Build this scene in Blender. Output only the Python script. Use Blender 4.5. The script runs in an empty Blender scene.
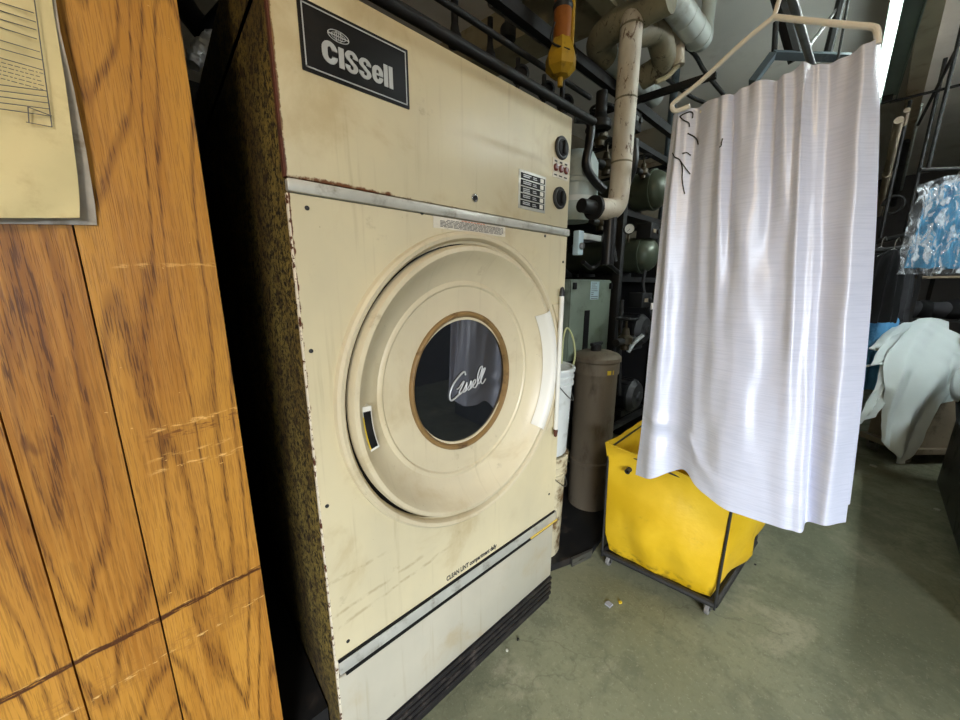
import bpy, bmesh, math, random
from mathutils import Vector, Matrix, noise as mnoise
from mathutils.bvhtree import BVHTree
random.seed(7)
SC = bpy.context.scene
COL = SC.collection
PI = math.pi

# ------------------------------------------------------------------ camera model (pixel -> place)
F = 353.0; PITCH = math.radians(11.8); CAMZ = 1.40; HEAD = math.radians(47.7)
hd = (math.cos(HEAD), math.sin(HEAD)); rt = (math.sin(HEAD), -math.cos(HEAD))
def ray(x, y):
    u = (x-480)/F; v = (360-y)/F
    fw = math.cos(PITCH)+v*math.sin(PITCH); up = v*math.cos(PITCH)-math.sin(PITCH)
    return Vector((hd[0]*fw+rt[0]*u, hd[1]*fw+rt[1]*u, up))
CAMP = Vector((0, 0, CAMZ))
def onX(x, y, X): r = ray(x, y); return CAMP + r*(X/r.x)
def onY(x, y, Y): r = ray(x, y); return CAMP + r*(Y/r.y)
def onZ(x, y, Z): r = ray(x, y); return CAMP + r*((Z-CAMZ)/r.z)
def onD(x, y, D):
    r = ray(x, y); return CAMP + r*(D/(r.x*hd[0]+r.y*hd[1]))

# ------------------------------------------------------------------ materials
def s(r, g, b):
    f = lambda c: (c/255/12.92) if c/255 <= .04045 else ((c/255+.055)/1.055)**2.4
    return (f(r), f(g), f(b), 1)
class NT:
    def __init__(self, name):
        self.m = bpy.data.materials.new(name); self.m.use_nodes = True
        self.t = self.m.node_tree; self.n = self.t.nodes; self.n.clear()
        self.out = self.n.new('ShaderNodeOutputMaterial')
        self.b = self.n.new('ShaderNodeBsdfPrincipled')
        self.t.links.new(self.b.outputs[0], self.out.inputs[0])
        self.tc = self.n.new('ShaderNodeTexCoord')
    def L(self, a, b): self.t.links.new(a, b)
    def val(self, inp, v):
        if hasattr(v, 'is_output') : self.L(v, inp)
        else: inp.default_value = v
    def coord(self, scale=(1, 1, 1), loc=(0, 0, 0), rot=(0, 0, 0), src=None):
        mp = self.n.new('ShaderNodeMapping'); self.L(src or self.tc.outputs['Object'], mp.inputs[0])
        mp.inputs['Scale'].default_value = scale; mp.inputs['Location'].default_value = loc
        mp.inputs['Rotation'].default_value = rot
        return mp.outputs[0]
    def noise(self, scale, stretch=(1, 1, 1), detail=4, rough=.55, dist=0, vec=None, loc=(0, 0, 0)):
        nz = self.n.new('ShaderNodeTexNoise')
        nz.inputs['Scale'].default_value = scale; nz.inputs['Detail'].default_value = detail
        nz.inputs['Roughness'].default_value = rough; nz.inputs['Distortion'].default_value = dist
        self.L(vec or self.coord(stretch, loc), nz.inputs['Vector']); return nz.outputs['Fac']
    def ramp(self, fac, lo, hi, a=0., b=1.):
        mr = self.n.new('ShaderNodeMapRange'); mr.interpolation_type = 'SMOOTHSTEP'
        self.L(fac, mr.inputs['Value'])
        for k, v in (('From Min', lo), ('From Max', hi), ('To Min', a), ('To Max', b)): mr.inputs[k].default_value = v
        return mr.outputs[0]
    def mix(self, fac, a, b):
        mx = self.n.new('ShaderNodeMix'); mx.data_type = 'RGBA'
        self.val(mx.inputs[0], fac); self.val(mx.inputs[6], a); self.val(mx.inputs[7], b); return mx.outputs[2]
    def math(self, op, a, b=0., c=0.):
        mt = self.n.new('ShaderNodeMath'); mt.operation = op
        self.val(mt.inputs[0], a); self.val(mt.inputs[1], b)
        if len(mt.inputs) > 2: self.val(mt.inputs[2], c)
        return mt.outputs[0]
    def xyz(self, src=None):
        sp = self.n.new('ShaderNodeSeparateXYZ'); self.L(src or self.tc.outputs['Object'], sp.inputs[0]); return sp.outputs
    def bump(self, h, strength=.3, dist=.002):
        bp = self.n.new('ShaderNodeBump'); bp.inputs['Strength'].default_value = strength
        bp.inputs['Distance'].default_value = dist; self.L(h, bp.inputs['Height'])
        self.L(bp.outputs[0], self.b.inputs['Normal'])
    def set(self, col=None, rough=None, metal=None, **k):
        if col is not None: self.val(self.b.inputs['Base Color'], col)
        if rough is not None: self.val(self.b.inputs['Roughness'], rough)
        if metal is not None: self.val(self.b.inputs['Metallic'], metal)
        for kk, v in k.items(): self.val(self.b.inputs[kk.replace('_', ' ')], v)
        return self.m

def simple(name, col, rough=.5, metal=0., dirt=None, dscale=6, dlo=.5, dhi=.75, stretch=(1, 1, 1), var=.12, bump=0, bscale=60, **k):
    t = NT(name)
    v = t.noise(dscale*.6, stretch, 5, loc=(3, 1, 2))
    dark = tuple(c*(1-var) for c in col[:3])+(1,); lite = tuple(min(1, c*(1+var)) for c in col[:3])+(1,)
    c = t.mix(t.ramp(v, .3, .7), dark, lite)
    r = rough
    if dirt:
        d = t.ramp(t.noise(dscale, stretch, 8, .65), dlo, dhi)
        c = t.mix(d, c, dirt)
        r = t.ramp(d, 0, 1, rough, min(1, rough+.25))
    if bump: t.bump(t.noise(bscale, stretch, 4), bump)
    return t.set(c, r, metal, **k)

def mat_wood():
    t = NT('oak veneer panelling')
    x, y, z = t.xyz()
    # plank index from the grooves
    idx = None
    for g in (-.0784, -.196, -.36, -.5, -.7, -.84, -1.05):
        st = t.math('LESS_THAN', x, g); idx = st if idx is None else t.math('ADD', idx, st)
    cmb = t.n.new('ShaderNodeCombineXYZ')
    t.L(t.math('ADD', x, t.math('MULTIPLY', idx, .73)), cmb.inputs[0])
    t.L(t.math('MULTIPLY', idx, 3.7), cmb.inputs[1])
    t.L(t.math('ADD', z, t.math('MULTIPLY', idx, 1.9)), cmb.inputs[2])
    V = cmb.outputs[0]
    big = t.noise(1., vec=t.coord((7, 1, 1.1), src=V), detail=3, dist=.2)
    ringn = t.noise(1., vec=t.coord((6.5, 1, .75), src=V), detail=2, rough=.3, dist=.25)
    ring = t.math('FRACT', t.math('MULTIPLY', ringn, 17.))
    line = t.ramp(t.math('ABSOLUTE', t.math('SUBTRACT', ring, .5)), .0, .2, 1., 0.)
    fine = t.noise(1., vec=t.coord((170, 1, 2.6), src=V), detail=4)
    pore = t.noise(1., vec=t.coord((520, 1, 20), src=V), detail=2)
    pores = t.ramp(pore, .5, .6)
    c = t.mix(t.ramp(big, .3, .7), s(160, 104, 34), s(200, 144, 56))
    c = t.mix(t.math('MULTIPLY', t.ramp(fine, .38, .68), .45), c, s(204, 148, 68))
    c = t.mix(t.math('MULTIPLY', line, .55), c, s(114, 68, 22))
    pk = t.math('MULTIPLY', pores, t.math('ADD', .27, t.math('MULTIPLY', line, .5)))
    c = t.mix(pk, c, s(70, 36, 10))
    dirty = t.ramp(t.noise(1., vec=t.coord((5, 1, 2.2), (4, 0, 9)), detail=6, rough=.7), .5, .72)
    c = t.mix(t.math('MULTIPLY', dirty, .3), c, s(96, 54, 18))
    c = t.mix(t.math('MULTIPLY', t.ramp(t.noise(1., vec=t.coord((20, 1, 7), (2, 0, 5), src=V), detail=3), .7, .78), .6), c, s(74, 36, 12))
    # gouges across the boards
    wob = t.math('MULTIPLY', t.math('SUBTRACT', t.noise(1., vec=t.coord((14, 1, 14)), detail=4), .5), .02)
    def band(z0, slope, w, soft):
        d = t.math('ABSOLUTE', t.math('ADD', t.math('SUBTRACT', t.math('SUBTRACT', z, z0), t.math('MULTIPLY', x, slope)), wob))
        return t.ramp(d, w, w+soft, 1., 0.)
    rag = t.noise(1., vec=t.coord((40, 1, 160)), detail=6, rough=.7)
    c = t.mix(t.math('MULTIPLY', band(.757, .07, .0035, .003), t.ramp(rag, .3, .5)), c, s(78, 40, 12))
    c = t.mix(t.math('MULTIPLY', band(.7628, .07, .001, .003), t.ramp(rag, .5, .65)), c, s(222, 172, 96))
    for z0, w in ((.693, .014), (.66, .005)):
        c = t.mix(t.math('MULTIPLY', band(z0, .12, w, .01), t.math('MULTIPLY', t.ramp(rag, .45, .7), .6)), c, s(150, 100, 46))
    c = t.mix(t.math('MULTIPLY', band(.675, .12, .001, .003), t.ramp(rag, .5, .6)), c, s(226, 184, 116))
    right = t.math('MULTIPLY', t.ramp(x, -.064, -.023), 1.)
    for z0, w, cc, k in ((1.127, .006, s(110, 62, 22), .8), (1.142, .0015, s(230, 180, 104), 1.), (1.057, .0015, s(232, 184, 110), 1.), (1.084, .001, s(226, 176, 100), .8), (1.435, .001, s(226, 176, 100), .7)):
        c = t.mix(t.math('MULTIPLY', t.math('MULTIPLY', band(z0, .06, w, .005), right), t.math('MULTIPLY', t.ramp(rag, .48, .62), k)), c, cc)
    nick = t.ramp(t.noise(1., vec=t.coord((60, 1, 110), (7, 0, 1)), detail=2), .74, .78)
    c = t.mix(t.math('MULTIPLY', nick, .7), c, s(226, 178, 106))
    t.bump(t.math('ADD', t.math('MULTIPLY', pores, -.5), fine), .25, .001)
    return t.set(c, .42, 0, Specular_IOR_Level=.35)

def mat_enamel(name, base, base2, rust_left=True):
    # cream stove enamel, worn; coordinates from the dryer's base corner
    t = NT(name); x, y, z = t.xyz()
    c = t.mix(t.ramp(t.noise(2.2, (1, 1, .7), 5), .3, .7), base, base2)
    streak = t.ramp(t.noise(1., (45, 1, 2.2), 4), .56, .78)
    c = t.mix(t.math('MULTIPLY', streak, .34), c, s(150, 132, 96))
    dust = t.ramp(t.noise(14, (1, 1, 1), 8, .7), .6, .78)
    c = t.mix(t.math('MULTIPLY', dust, .5), c, s(128, 108, 76))
    speck = t.ramp(t.noise(120, (1, 1, 1), 2), .74, .8)
    c = t.mix(t.math('MULTIPLY', speck, .5), c, s(96, 66, 38))
    if rust_left:
        n = t.noise(26, (1, 1, 1), 8, .7)
        edge = t.math('ADD', t.math('ADD', t.ramp(x, .0, .012, .5, -.25), n), t.ramp(z, 1.0, 1.75, -.12, .06))
        c = t.mix(t.ramp(edge, .9, 1.02), c, s(94, 52, 28))
        zz = t.math('ABSOLUTE', t.math('SUBTRACT', z, 1.606))
        e2 = t.math('ADD', t.math('ADD', t.ramp(zz, .0, .022, .42, -.2), t.ramp(x, .1, .5, .1, -.15)), n)
        c = t.mix(t.ramp(e2, .86, 1.), c, s(104, 62, 34))
        # long scuffs low on the panel
        wob = t.math('MULTIPLY', t.noise(9, (1, 1, 1), 4), .03)
        for z0, sl, xm in ((.60, .10, .22), (.56, .12, .3), (.70, .02, .08)):
            d = t.math('ABSOLUTE', t.math('ADD', t.math('SUBTRACT', t.math('SUBTRACT', z, z0), t.math('MULTIPLY', x, sl)), wob))
            k = t.math('MULTIPLY', t.ramp(d, .001, .008, 1, 0), t.ramp(x, xm, xm+.12, 1, 0))
            c = t.mix(t.math('MULTIPLY', t.math('MULTIPLY', k, t.ramp(n, .4, .6)), .4), c, s(130, 104, 62))
    blot = t.ramp(t.noise(4.5, (1, 1, 1), 6, .6, .4, loc=(8, 3, 1)), .54, .74)
    c = t.mix(t.math('MULTIPLY', blot, .42), c, s(164, 138, 88))
    t.bump(t.noise(70, (1, 1, 1), 3), .06, .001)
    return t.set(c, .38, 0, Specular_IOR_Level=.45)

def mat_side():
    t = NT('rust-stained ochre side panel'); x, y, z = t.xyz()
    c = t.mix(t.ramp(t.noise(3, (1, 2, 1), 6), .35, .65), s(132, 112, 54), s(96, 78, 38))
    c = t.mix(t.ramp(t.noise(20, (1, 1, 1), 8, .75), .5, .62), c, s(64, 48, 26))
    c = t.mix(t.ramp(t.noise(75, (1, 1, 1), 4, .7), .52, .58), c, s(26, 20, 14))
    c = t.mix(t.ramp(t.noise(150, (1, 1, 1), 3, .7, loc=(4, 4, 4)), .54, .6), c, s(22, 18, 12))
    c = t.mix(t.ramp(t.math('ADD', t.noise(18, (1, 1, .5), 6), t.ramp(y, .0, .05, .3, 0)), .68, .8), c, s(98, 42, 24))
    return t.set(c, .62, 0)

def mat_floor():
    t = NT('worn green-grey painted concrete')
    n1 = t.noise(.9, (1, 1, 1), 6, .6); n2 = t.noise(5, (1, 1, 1), 8, .65); n3 = t.noise(40, (1, 1, 1), 6, .7)
    c = t.mix(t.ramp(n1, .35, .65), s(108, 112, 90), s(132, 133, 108))
    c = t.mix(t.math('MULTIPLY', t.ramp(n2, .46, .62), .5), c, s(88, 92, 74))
    c = t.mix(t.math('MULTIPLY', t.ramp(t.noise(2.4, (1, 1, 1), 8, .7, .6, loc=(5, 2, 0)), .56, .68), .55), c, s(162, 158, 136))
    c = t.mix(t.math('MULTIPLY', t.ramp(n3, .5, .66), .45), c, s(104, 106, 84))
    c = t.mix(t.math('MULTIPLY', t.ramp(t.noise(60, (1, 1, 1), 5, .7, loc=(9, 1, 0)), .55, .68), .4), c, s(158, 156, 134))
    c = t.mix(t.ramp(t.noise(130, (1, 1, 1), 2), .7, .75), c, s(162, 160, 144))
    # thin scratches and hair cracks
    vo = t.n.new('ShaderNodeTexVoronoi'); vo.feature = 'DISTANCE_TO_EDGE'; vo.inputs['Scale'].default_value = 1.15
    dv = t.n.new('ShaderNodeVectorMath'); dv.operation = 'ADD'
    nzc = t.n.new('ShaderNodeTexNoise'); nzc.inputs['Scale'].default_value = 5; nzc.inputs['Detail'].default_value = 6
    t.L(t.tc.outputs['Object'], nzc.inputs['Vector'])
    sc_ = t.n.new('ShaderNodeVectorMath'); sc_.operation = 'SCALE'; sc_.inputs['Scale'].default_value = .25
    t.L(nzc.outputs['Color'], sc_.inputs[0]); t.L(sc_.outputs[0], dv.inputs[0]); t.L(t.tc.outputs['Object'], dv.inputs[1])
    t.L(dv.outputs[0], vo.inputs['Vector'])
    crack = t.math('MULTIPLY', t.ramp(vo.outputs['Distance'], .0, .006, 1, 0), t.ramp(n1, .45, .55))
    c = t.mix(t.math('MULTIPLY', crack, .28), c, s(58, 58, 48))
    scr = t.ramp(t.noise(1., vec=t.coord((9, 120, 1), rot=(0, 0, .5)), detail=3), .7, .76)
    c = t.mix(t.math('MULTIPLY', scr, .4), c, s(160, 156, 134))
    t.bump(t.math('ADD', n3, t.math('MULTIPLY', n2, .8)), .35, .004)
    r = t.ramp(n2, .3, .7, .34, .6)
    return t.set(c, r, 0, Specular_IOR_Level=.4)

def mat_satin():
    t = NT('white slubbed satin')
    slub = t.noise(1., (3, 12, 260), 4, .6)
    slub2 = t.noise(1., (2, 6, 700), 2, .5)
    c = t.mix(t.ramp(slub, .4, .7), s(216, 221, 240), s(205, 211, 231))
    t.bump(t.math('ADD', slub, t.math('MULTIPLY', slub2, .6)), .42, .0016)
    return t.set(c, .29, 0, Specular_IOR_Level=1., Sheen_Weight=.1, Sheen_Roughness=.4)

def mat_canvas():
    t = NT('yellow vinyl canvas')
    c = t.mix(t.ramp(t.noise(5, (1, 1, 1), 6), .35, .7), s(216, 174, 22), s(228, 188, 40))
    c = t.mix(t.math('MULTIPLY', t.ramp(t.noise(9, (1, 1, 1.4), 8, .7), .58, .76), .55), c, s(140, 106, 22))
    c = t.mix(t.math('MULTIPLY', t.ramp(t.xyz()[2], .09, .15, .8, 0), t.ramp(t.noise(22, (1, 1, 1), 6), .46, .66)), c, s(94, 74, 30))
    t.bump(t.noise(7, (1, 1, 1), 4), .5, .012)
    return t.set(c, .48, 0)

def mat_wrap(name, a, b, crack):
    t = NT(name)
    c = t.mix(t.ramp(t.noise(9, (1, 1, .5), 6), .35, .65), a, b)
    c = t.mix(t.ramp(t.noise(26, (1, 1, .35), 8, .75, 1.2), .565, .63), c, crack)
    c = t.mix(t.math('MULTIPLY', t.ramp(t.noise(4, (1, 1, 1), 3), .5, .7), .4), c, s(150, 128, 100))
    t.bump(t.noise(30, (1, 1, .5), 6), .5, .006)
    return t.set(c, .6, 0)

def mat_glass():
    t = NT('smoked door glass')
    return t.set(s(30, 33, 38), .03, 0, Specular_IOR_Level=.75, Coat_Weight=1., Coat_Roughness=.02, Transmission_Weight=.35, IOR=1.5)

def mat_plastic_film():
    t = NT('clear garment film')
    t.bump(t.noise(28, (1, 1, .6), 5, dist=1.), .9, .02)
    tr = t.n.new('ShaderNodeBsdfTransparent'); mx = t.n.new('ShaderNodeMixShader')
    t.set(s(220, 228, 235), .1, 0, Specular_IOR_Level=.9)
    t.L(t.ramp(t.noise(24, (1, 1, .5), 6, dist=1.), .47, .66, .03, .62), mx.inputs[0])
    t.L(tr.outputs[0], mx.inputs[1]); t.L(t.b.outputs[0], mx.inputs[2]); t.L(mx.outputs[0], t.out.inputs[0])
    return t.m

def emis(name, col, st):
    t = NT(name); return t.set(s(230, 240, 235), .3, 0, Emission_Color=col, Emission_Strength=st)

MT = {}
def mats():
    m = MT
    m['wood'] = mat_wood()
    m['groove'] = simple('dark groove', s(46, 22, 8), .8)
    m['enamel'] = mat_enamel('worn cream enamel', s(216, 204, 168), s(198, 188, 158))
    m['enamel2'] = mat_enamel('worn grey-cream enamel', s(190, 184, 166), s(172, 168, 152), False)
    m['door'] = mat_enamel('cream door enamel', s(216, 204, 172), s(196, 184, 156), False)
    m['side'] = mat_side()
    m['rust'] = simple('red-brown rust', s(88, 46, 28), .8, dirt=s(48, 28, 18), dscale=30)
    m['chip'] = simple('chipped white edge', s(216, 206, 184), .6, dirt=s(84, 46, 24), dscale=50, dlo=.52, dhi=.58)
    m['strip'] = simple('dull aluminium strip', s(196, 196, 188), .4, .35, dirt=s(120, 112, 96), dscale=14)
    m['yelledge'] = simple('yellowed strip edge', s(206, 176, 80), .5)
    m['black'] = simple('black paint', s(15, 15, 16), .55, dirt=s(34, 32, 30), dscale=12, Specular_IOR_Level=.25)
    m['rubber'] = simple('black ribbed rubber', s(24, 22, 24), .5, dirt=s(70, 62, 56), dscale=18)
    m['silver'] = simple('silver print', s(190, 192, 192), .4, .3, var=.03)
    m['chrome'] = simple('bright chrome', s(210, 210, 210), .18, 1., var=.05)
    m['steel'] = simple('brushed steel', s(150, 150, 148), .35, .9, dirt=s(90, 86, 80), dscale=10, stretch=(1, 1, 4))
    m['dsteel'] = simple('dark grimy steel', s(56, 56, 56), .5, .5, dirt=s(28, 24, 20), dscale=12)
    m['bsteel'] = simple('black oily steel', s(20, 20, 21), .6, .1, dirt=s(46, 38, 30), dscale=16)
    m['rim'] = simple('brown window gasket', s(132, 104, 62), .5, dirt=s(80, 56, 30), dscale=22)
    m['glass'] = mat_glass()
    m['drum'] = simple('drum interior steel', s(46, 48, 54), .4, .6)
    m['white'] = simple('white plastic', s(226, 224, 214), .4, var=.04)
    m['label'] = simple('white paper label', s(214, 208, 192), .7, dirt=s(170, 160, 140), dscale=20)
    m['ink'] = simple('dark ink', s(40, 38, 40), .7, var=.05)
    m['inkgrey'] = simple('grey ink', s(96, 94, 96), .7, var=.05)
    m['inkred'] = simple('orange ink', s(190, 110, 80), .7, var=.05)
    m['redbtn'] = simple('dark red button', s(96, 34, 26), .35)
    m['amberin'] = simple('yellow plastic', s(206, 176, 50), .4)
    m['floor'] = mat_floor()
    m['ceil'] = simple('grey plaster ceiling', s(232, 228, 224), .9, dirt=s(206, 200, 194), dscale=2.2, var=.06, bump=.1)
    m['wall'] = simple('dingy plaster wall', s(150, 140, 124), .9, dirt=s(110, 100, 86), dscale=2.5, var=.06)
    m['darkwall'] = simple('dark shop wall', s(92, 90, 90), .9, dirt=s(62, 60, 58), dscale=2.)
    m['beam'] = simple('beige painted beam', s(176, 160, 138), .8, dirt=s(130, 112, 92), dscale=5)
    m['cream'] = simple('cream ceiling beam', s(160, 150, 122), .8, dirt=s(120, 108, 84), dscale=6)
    m['wrap'] = mat_wrap('cracked white pipe lagging', s(224, 218, 204), s(202, 192, 174), s(110, 86, 66))
    m['canvaswrap'] = mat_wrap('dirty cloth lagging', s(142, 136, 112), s(120, 114, 94), s(76, 68, 54))
    m['pvc'] = simple('pale grey pipe paint', s(196, 202, 198), .4, dirt=s(150, 150, 140), dscale=8, var=.04)
    m['copperamber'] = simple('amber varnished pipe', s(156, 92, 34), .35, .2, dirt=s(92, 48, 18), dscale=14)
    m['ywrap'] = simple('yellow taped fitting', s(180, 142, 32), .4, dirt=s(104, 76, 20), dscale=24)
    m['satin'] = mat_satin()
    m['hanger'] = simple('off-white hanger plastic', s(238, 234, 224), .4, var=.03)
    m['canvas'] = mat_canvas()
    m['thread'] = simple('black thread', s(16, 15, 16), .8)
    m['green'] = simple('olive green tank paint', s(82, 90, 74), .32, .2, dirt=s(50, 52, 42), dscale=7)
    m['cab'] = simple('grey green cabinet paint', s(112, 124, 110), .5, dirt=s(78, 84, 72), dscale=6)
    m['paletank'] = simple('pale blue grey tank paint', s(178, 192, 190), .4, dirt=s(130, 138, 134), dscale=6)
    m['canister'] = simple('grimy brown-grey canister', s(116, 106, 90), .55, .15, dirt=s(78, 68, 54), dscale=9, stretch=(1, 1, .4))
    m['pail'] = simple('white pail plastic', s(206, 210, 208), .45, dirt=s(160, 160, 150), dscale=8, var=.04)
    m['palered'] = simple('dirty cream pail plastic', s(196, 186, 156), .5, dirt=s(104, 80, 48), dscale=10, dlo=.48, dhi=.62)
    m['hosepale'] = simple('pale yellow hose', s(168, 170, 120), .45)
    m['hose'] = simple('black rubber hose', s(20, 20, 22), .38)
    m['foil'] = simple('crumpled foil', s(200, 200, 200), .3, .4, bump=.9, bscale=40)
    m['shirt'] = simple('white cotton', s(206, 216, 216), .85, var=.03, bump=.15, bscale=30)
    m['blue'] = simple('blue cotton', s(92, 158, 204), .85, dirt=s(60, 120, 168), dscale=9)
    m['teal'] = simple('teal blue cotton', s(40, 122, 160), .7, dirt=s(20, 78, 116), dscale=8)
    m['peach'] = simple('peach cotton', s(196, 150, 130), .8)
    m['darkcloth'] = simple('black wool', s(16, 16, 19), .9, var=.25)
    m['greycloth'] = simple('dark grey cloth', s(52, 52, 56), .9, var=.25, dirt=s(26, 26, 28), dscale=9)
    m['film'] = mat_plastic_film()
    m['tube'] = emis('lit fluorescent tube', (.86, 1., .95, 1), 16.)
    m['tubefill'] = emis('added lit tube for the aisle', (.9, .98, 1., 1), 66.)  # tubes of the added fixture that brightens the right aisle
    m['fixture'] = simple('grey-green fixture enamel', s(128, 140, 134), .4)
    m['press'] = simple('dark painted press body', s(64, 66, 64), .4, .3, dirt=s(36, 36, 34), dscale=6)
    m['cardboard'] = simple('brown board', s(150, 134, 112), .8, dirt=s(110, 96, 78), dscale=8)
    m['paper'] = simple('yellowed paper', s(216, 200, 150), .75, dirt=s(170, 146, 96), dscale=7, var=.06, bump=.2, bscale=14)
    m['sleeve'] = simple('cloudy plastic sleeve', s(176, 168, 156), .3, dirt=s(130, 118, 100), dscale=20)
    m['gaugeface'] = simple('white gauge face', s(220, 220, 214), .4, var=.03)
    m['brass'] = simple('old brass', s(74, 66, 50), .45, .5, dirt=s(36, 32, 26), dscale=20)
    m['bluegrey'] = simple('blue grey painted steel', s(92, 104, 112), .4, .3, dirt=s(60, 66, 70), dscale=8)
    m['lightblue'] = simple('pale blue switch plate', s(176, 198, 204), .4)
    m['lint'] = simple('grey lint', s(150, 152, 160), 1.)
    m['scrap'] = simple('paper scrap', s(196, 192, 176), .8)
    m['wheel'] = simple('grey caster rubber', s(120, 118, 114), .5, dirt=s(60, 56, 52), dscale=14)
mats()

# ------------------------------------------------------------------ mesh builder
def frame(d):
    d = d.normalized(); a = Vector((0, 0, 1)) if abs(d.z) < .95 else Vector((1, 0, 0))
    u = d.cross(a).normalized(); return u, d.cross(u).normalized()
def catmull(pts, n):
    pts = [Vector(p) for p in pts]
    if len(pts) < 3 or n <= 1:
        return pts
    P = [pts[0]*2-pts[1]]+pts+[pts[-1]*2-pts[-2]]; out = []
    for i in range(1, len(P)-2):
        for k in range(n):
            t = k/n; a, b, c, d = P[i-1], P[i], P[i+1], P[i+2]
            out.append(.5*((2*b)+(c-a)*t+(2*a-5*b+4*c-d)*t*t+(3*b-a-3*c+d)*t**3))
    out.append(pts[-1]); return out
class MB:
    def __init__(self): self.bm = bmesh.new()
    def box(self, a, b, bev=0, rot=None, seg=2):
        a = Vector(a); b = Vector(b); c = (a+b)/2; d = b-a
        r = bmesh.ops.create_cube(self.bm, size=1, matrix=Matrix.Translation(c) @ (rot or Matrix()) @ Matrix.Diagonal((abs(d.x), abs(d.y), abs(d.z), 1)))
        if bev:
            es = list({e for v in r['verts'] for e in v.link_edges})
            bmesh.ops.bevel(self.bm, geom=es, offset=bev, segments=seg, affect='EDGES', profile=.5)
        return self
    def tube(self, pts, r, seg=12, smooth=1, cap=True):
        P = catmull(pts, smooth) if smooth > 1 else [Vector(p) for p in pts]
        n = len(P); rings = []; u0 = None
        for i, p in enumerate(P):
            d = (P[min(i+1, n-1)]-P[max(i-1, 0)])
            if d.length < 1e-9: d = Vector((0, 0, 1))
            d.normalize()
            if u0 is None: u, _ = frame(d)
            else:
                u = u0-d*u0.dot(d)
                u = u.normalized() if u.length > 1e-6 else frame(d)[0]
            w = d.cross(u); u0 = u
            rr = r(i/(n-1)) if callable(r) else r
            k = 1.
            if 0 < i < n-1 and smooth <= 1:
                a = (P[i]-P[i-1]).angle(P[i+1]-P[i], 0); k = 1/max(.5, math.cos(a/2))
            rings.append([self.bm.verts.new(p+(u*math.cos(2*PI*j/seg)+w*math.sin(2*PI*j/seg))*rr) for j in range(seg)])
        for a, b in zip(rings, rings[1:]):
            for j in range(seg): self.bm.faces.new((a[j], a[(j+1) % seg], b[(j+1) % seg], b[j]))
        if cap:
            self.bm.faces.new(rings[0][::-1]); self.bm.faces.new(rings[-1])
        return self
    def cyl(self, a, b, r, seg=24): return self.tube([a, b], r, seg)
    def lathe(self, origin, axis, prof, seg=48, up=None):
        # prof: list of (radius, height along axis)
        o = Vector(origin); ax = Vector(axis).normalized(); u, w = frame(ax); rings = []
        for r, h in prof:
            if r < 1e-6: rings.append([self.bm.verts.new(o+ax*h)])
            else: rings.append([self.bm.verts.new(o+ax*h+(u*math.cos(2*PI*j/seg)+w*math.sin(2*PI*j/seg))*r) for j in range(seg)])
        for a, b in zip(rings, rings[1:]):
            for j in range(seg):
                k = (j+1) % seg
                if len(a) == 1 and len(b) == 1: continue
                if len(a) == 1: self.bm.faces.new((a[0], b[k], b[j]))
                elif len(b) == 1: self.bm.faces.new((a[j], a[k], b[0]))
                else: self.bm.faces.new((a[j], a[k], b[k], b[j]))
        return self
    def prism(self, poly, vec):
        vec = Vector(vec); a = [self.bm.verts.new(Vector(p)) for p in poly]; b = [self.bm.verts.new(Vector(p)+vec) for p in poly]
        n = len(a); self.bm.faces.new(a[::-1]); self.bm.faces.new(b)
        for i in range(n): self.bm.faces.new((a[i], a[(i+1) % n], b[(i+1) % n], b[i]))
        return self
    def sheet(self, rows, nu=4, nv=4, disp=None, thick=.002):
        R = [catmull(r, nu) for r in rows]; cols = list(zip(*R)); C = [catmull(c, nv) for c in cols]
        G = list(zip(*C)); nr = len(G); nc = len(G[0])
        if disp: G = [[p+disp(j/(nc-1), i/(nr-1), p) for j, p in enumerate(row)] for i, row in enumerate(G)]
        def nrm(i, j):
            a = G[min(i+1, nr-1)][j]-G[max(i-1, 0)][j]; b = G[i][min(j+1, nc-1)]-G[i][max(j-1, 0)]
            n = a.cross(b); return n.normalized() if n.length > 1e-9 else Vector((0, 0, 1))
        A = [[self.bm.verts.new(G[i][j]) for j in range(nc)] for i in range(nr)]
        B = [[self.bm.verts.new(G[i][j]+nrm(i, j)*thick) for j in range(nc)] for i in range(nr)]
        f = self.bm.faces.new
        for i in range(nr-1):
            for j in range(nc-1):
                f((A[i][j], A[i][j+1], A[i+1][j+1], A[i+1][j])); f((B[i][j], B[i+1][j], B[i+1][j+1], B[i][j+1]))
        for i in range(nr-1):
            f((A[i][0], A[i+1][0], B[i+1][0], B[i][0])); f((A[i][-1], B[i][-1], B[i+1][-1], A[i+1][-1]))
        for j in range(nc-1):
            f((A[0][j], B[0][j], B[0][j+1], A[0][j+1])); f((A[-1][j], A[-1][j+1], B[-1][j+1], B[-1][j]))
        return self
    def crumple(self, a, f):
        for v in self.bm.verts: v.co += mnoise.noise_vector(v.co*f)*a
        return self
    def stretch(self, cx, cz, sx, sz):
        for v in self.bm.verts: v.co.x = cx+(v.co.x-cx)*sx; v.co.z = cz+(v.co.z-cz)*sz
        return self
    def build(self, name, mat, parent=None, smooth=35, fix=True):
        bm = self.bm
        if fix: bmesh.ops.recalc_face_normals(bm, faces=bm.faces)
        root = parent
        while root is not None and root.parent is not None: root = root.parent
        me = bpy.data.meshes.new(name)
        if root is not None: off = root.location.copy()
        else:
            xs = [v.co for v in bm.verts]
            lo = Vector((min(v.x for v in xs), min(v.y for v in xs), min(v.z for v in xs)))
            hi = Vector((max(v.x for v in xs), max(v.y for v in xs), max(v.z for v in xs)))
            off = Vector(((lo.x+hi.x)/2, (lo.y+hi.y)/2, lo.z))
        bmesh.ops.translate(bm, verts=bm.verts, vec=-off)
        bm.to_mesh(me); bm.free()
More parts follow.
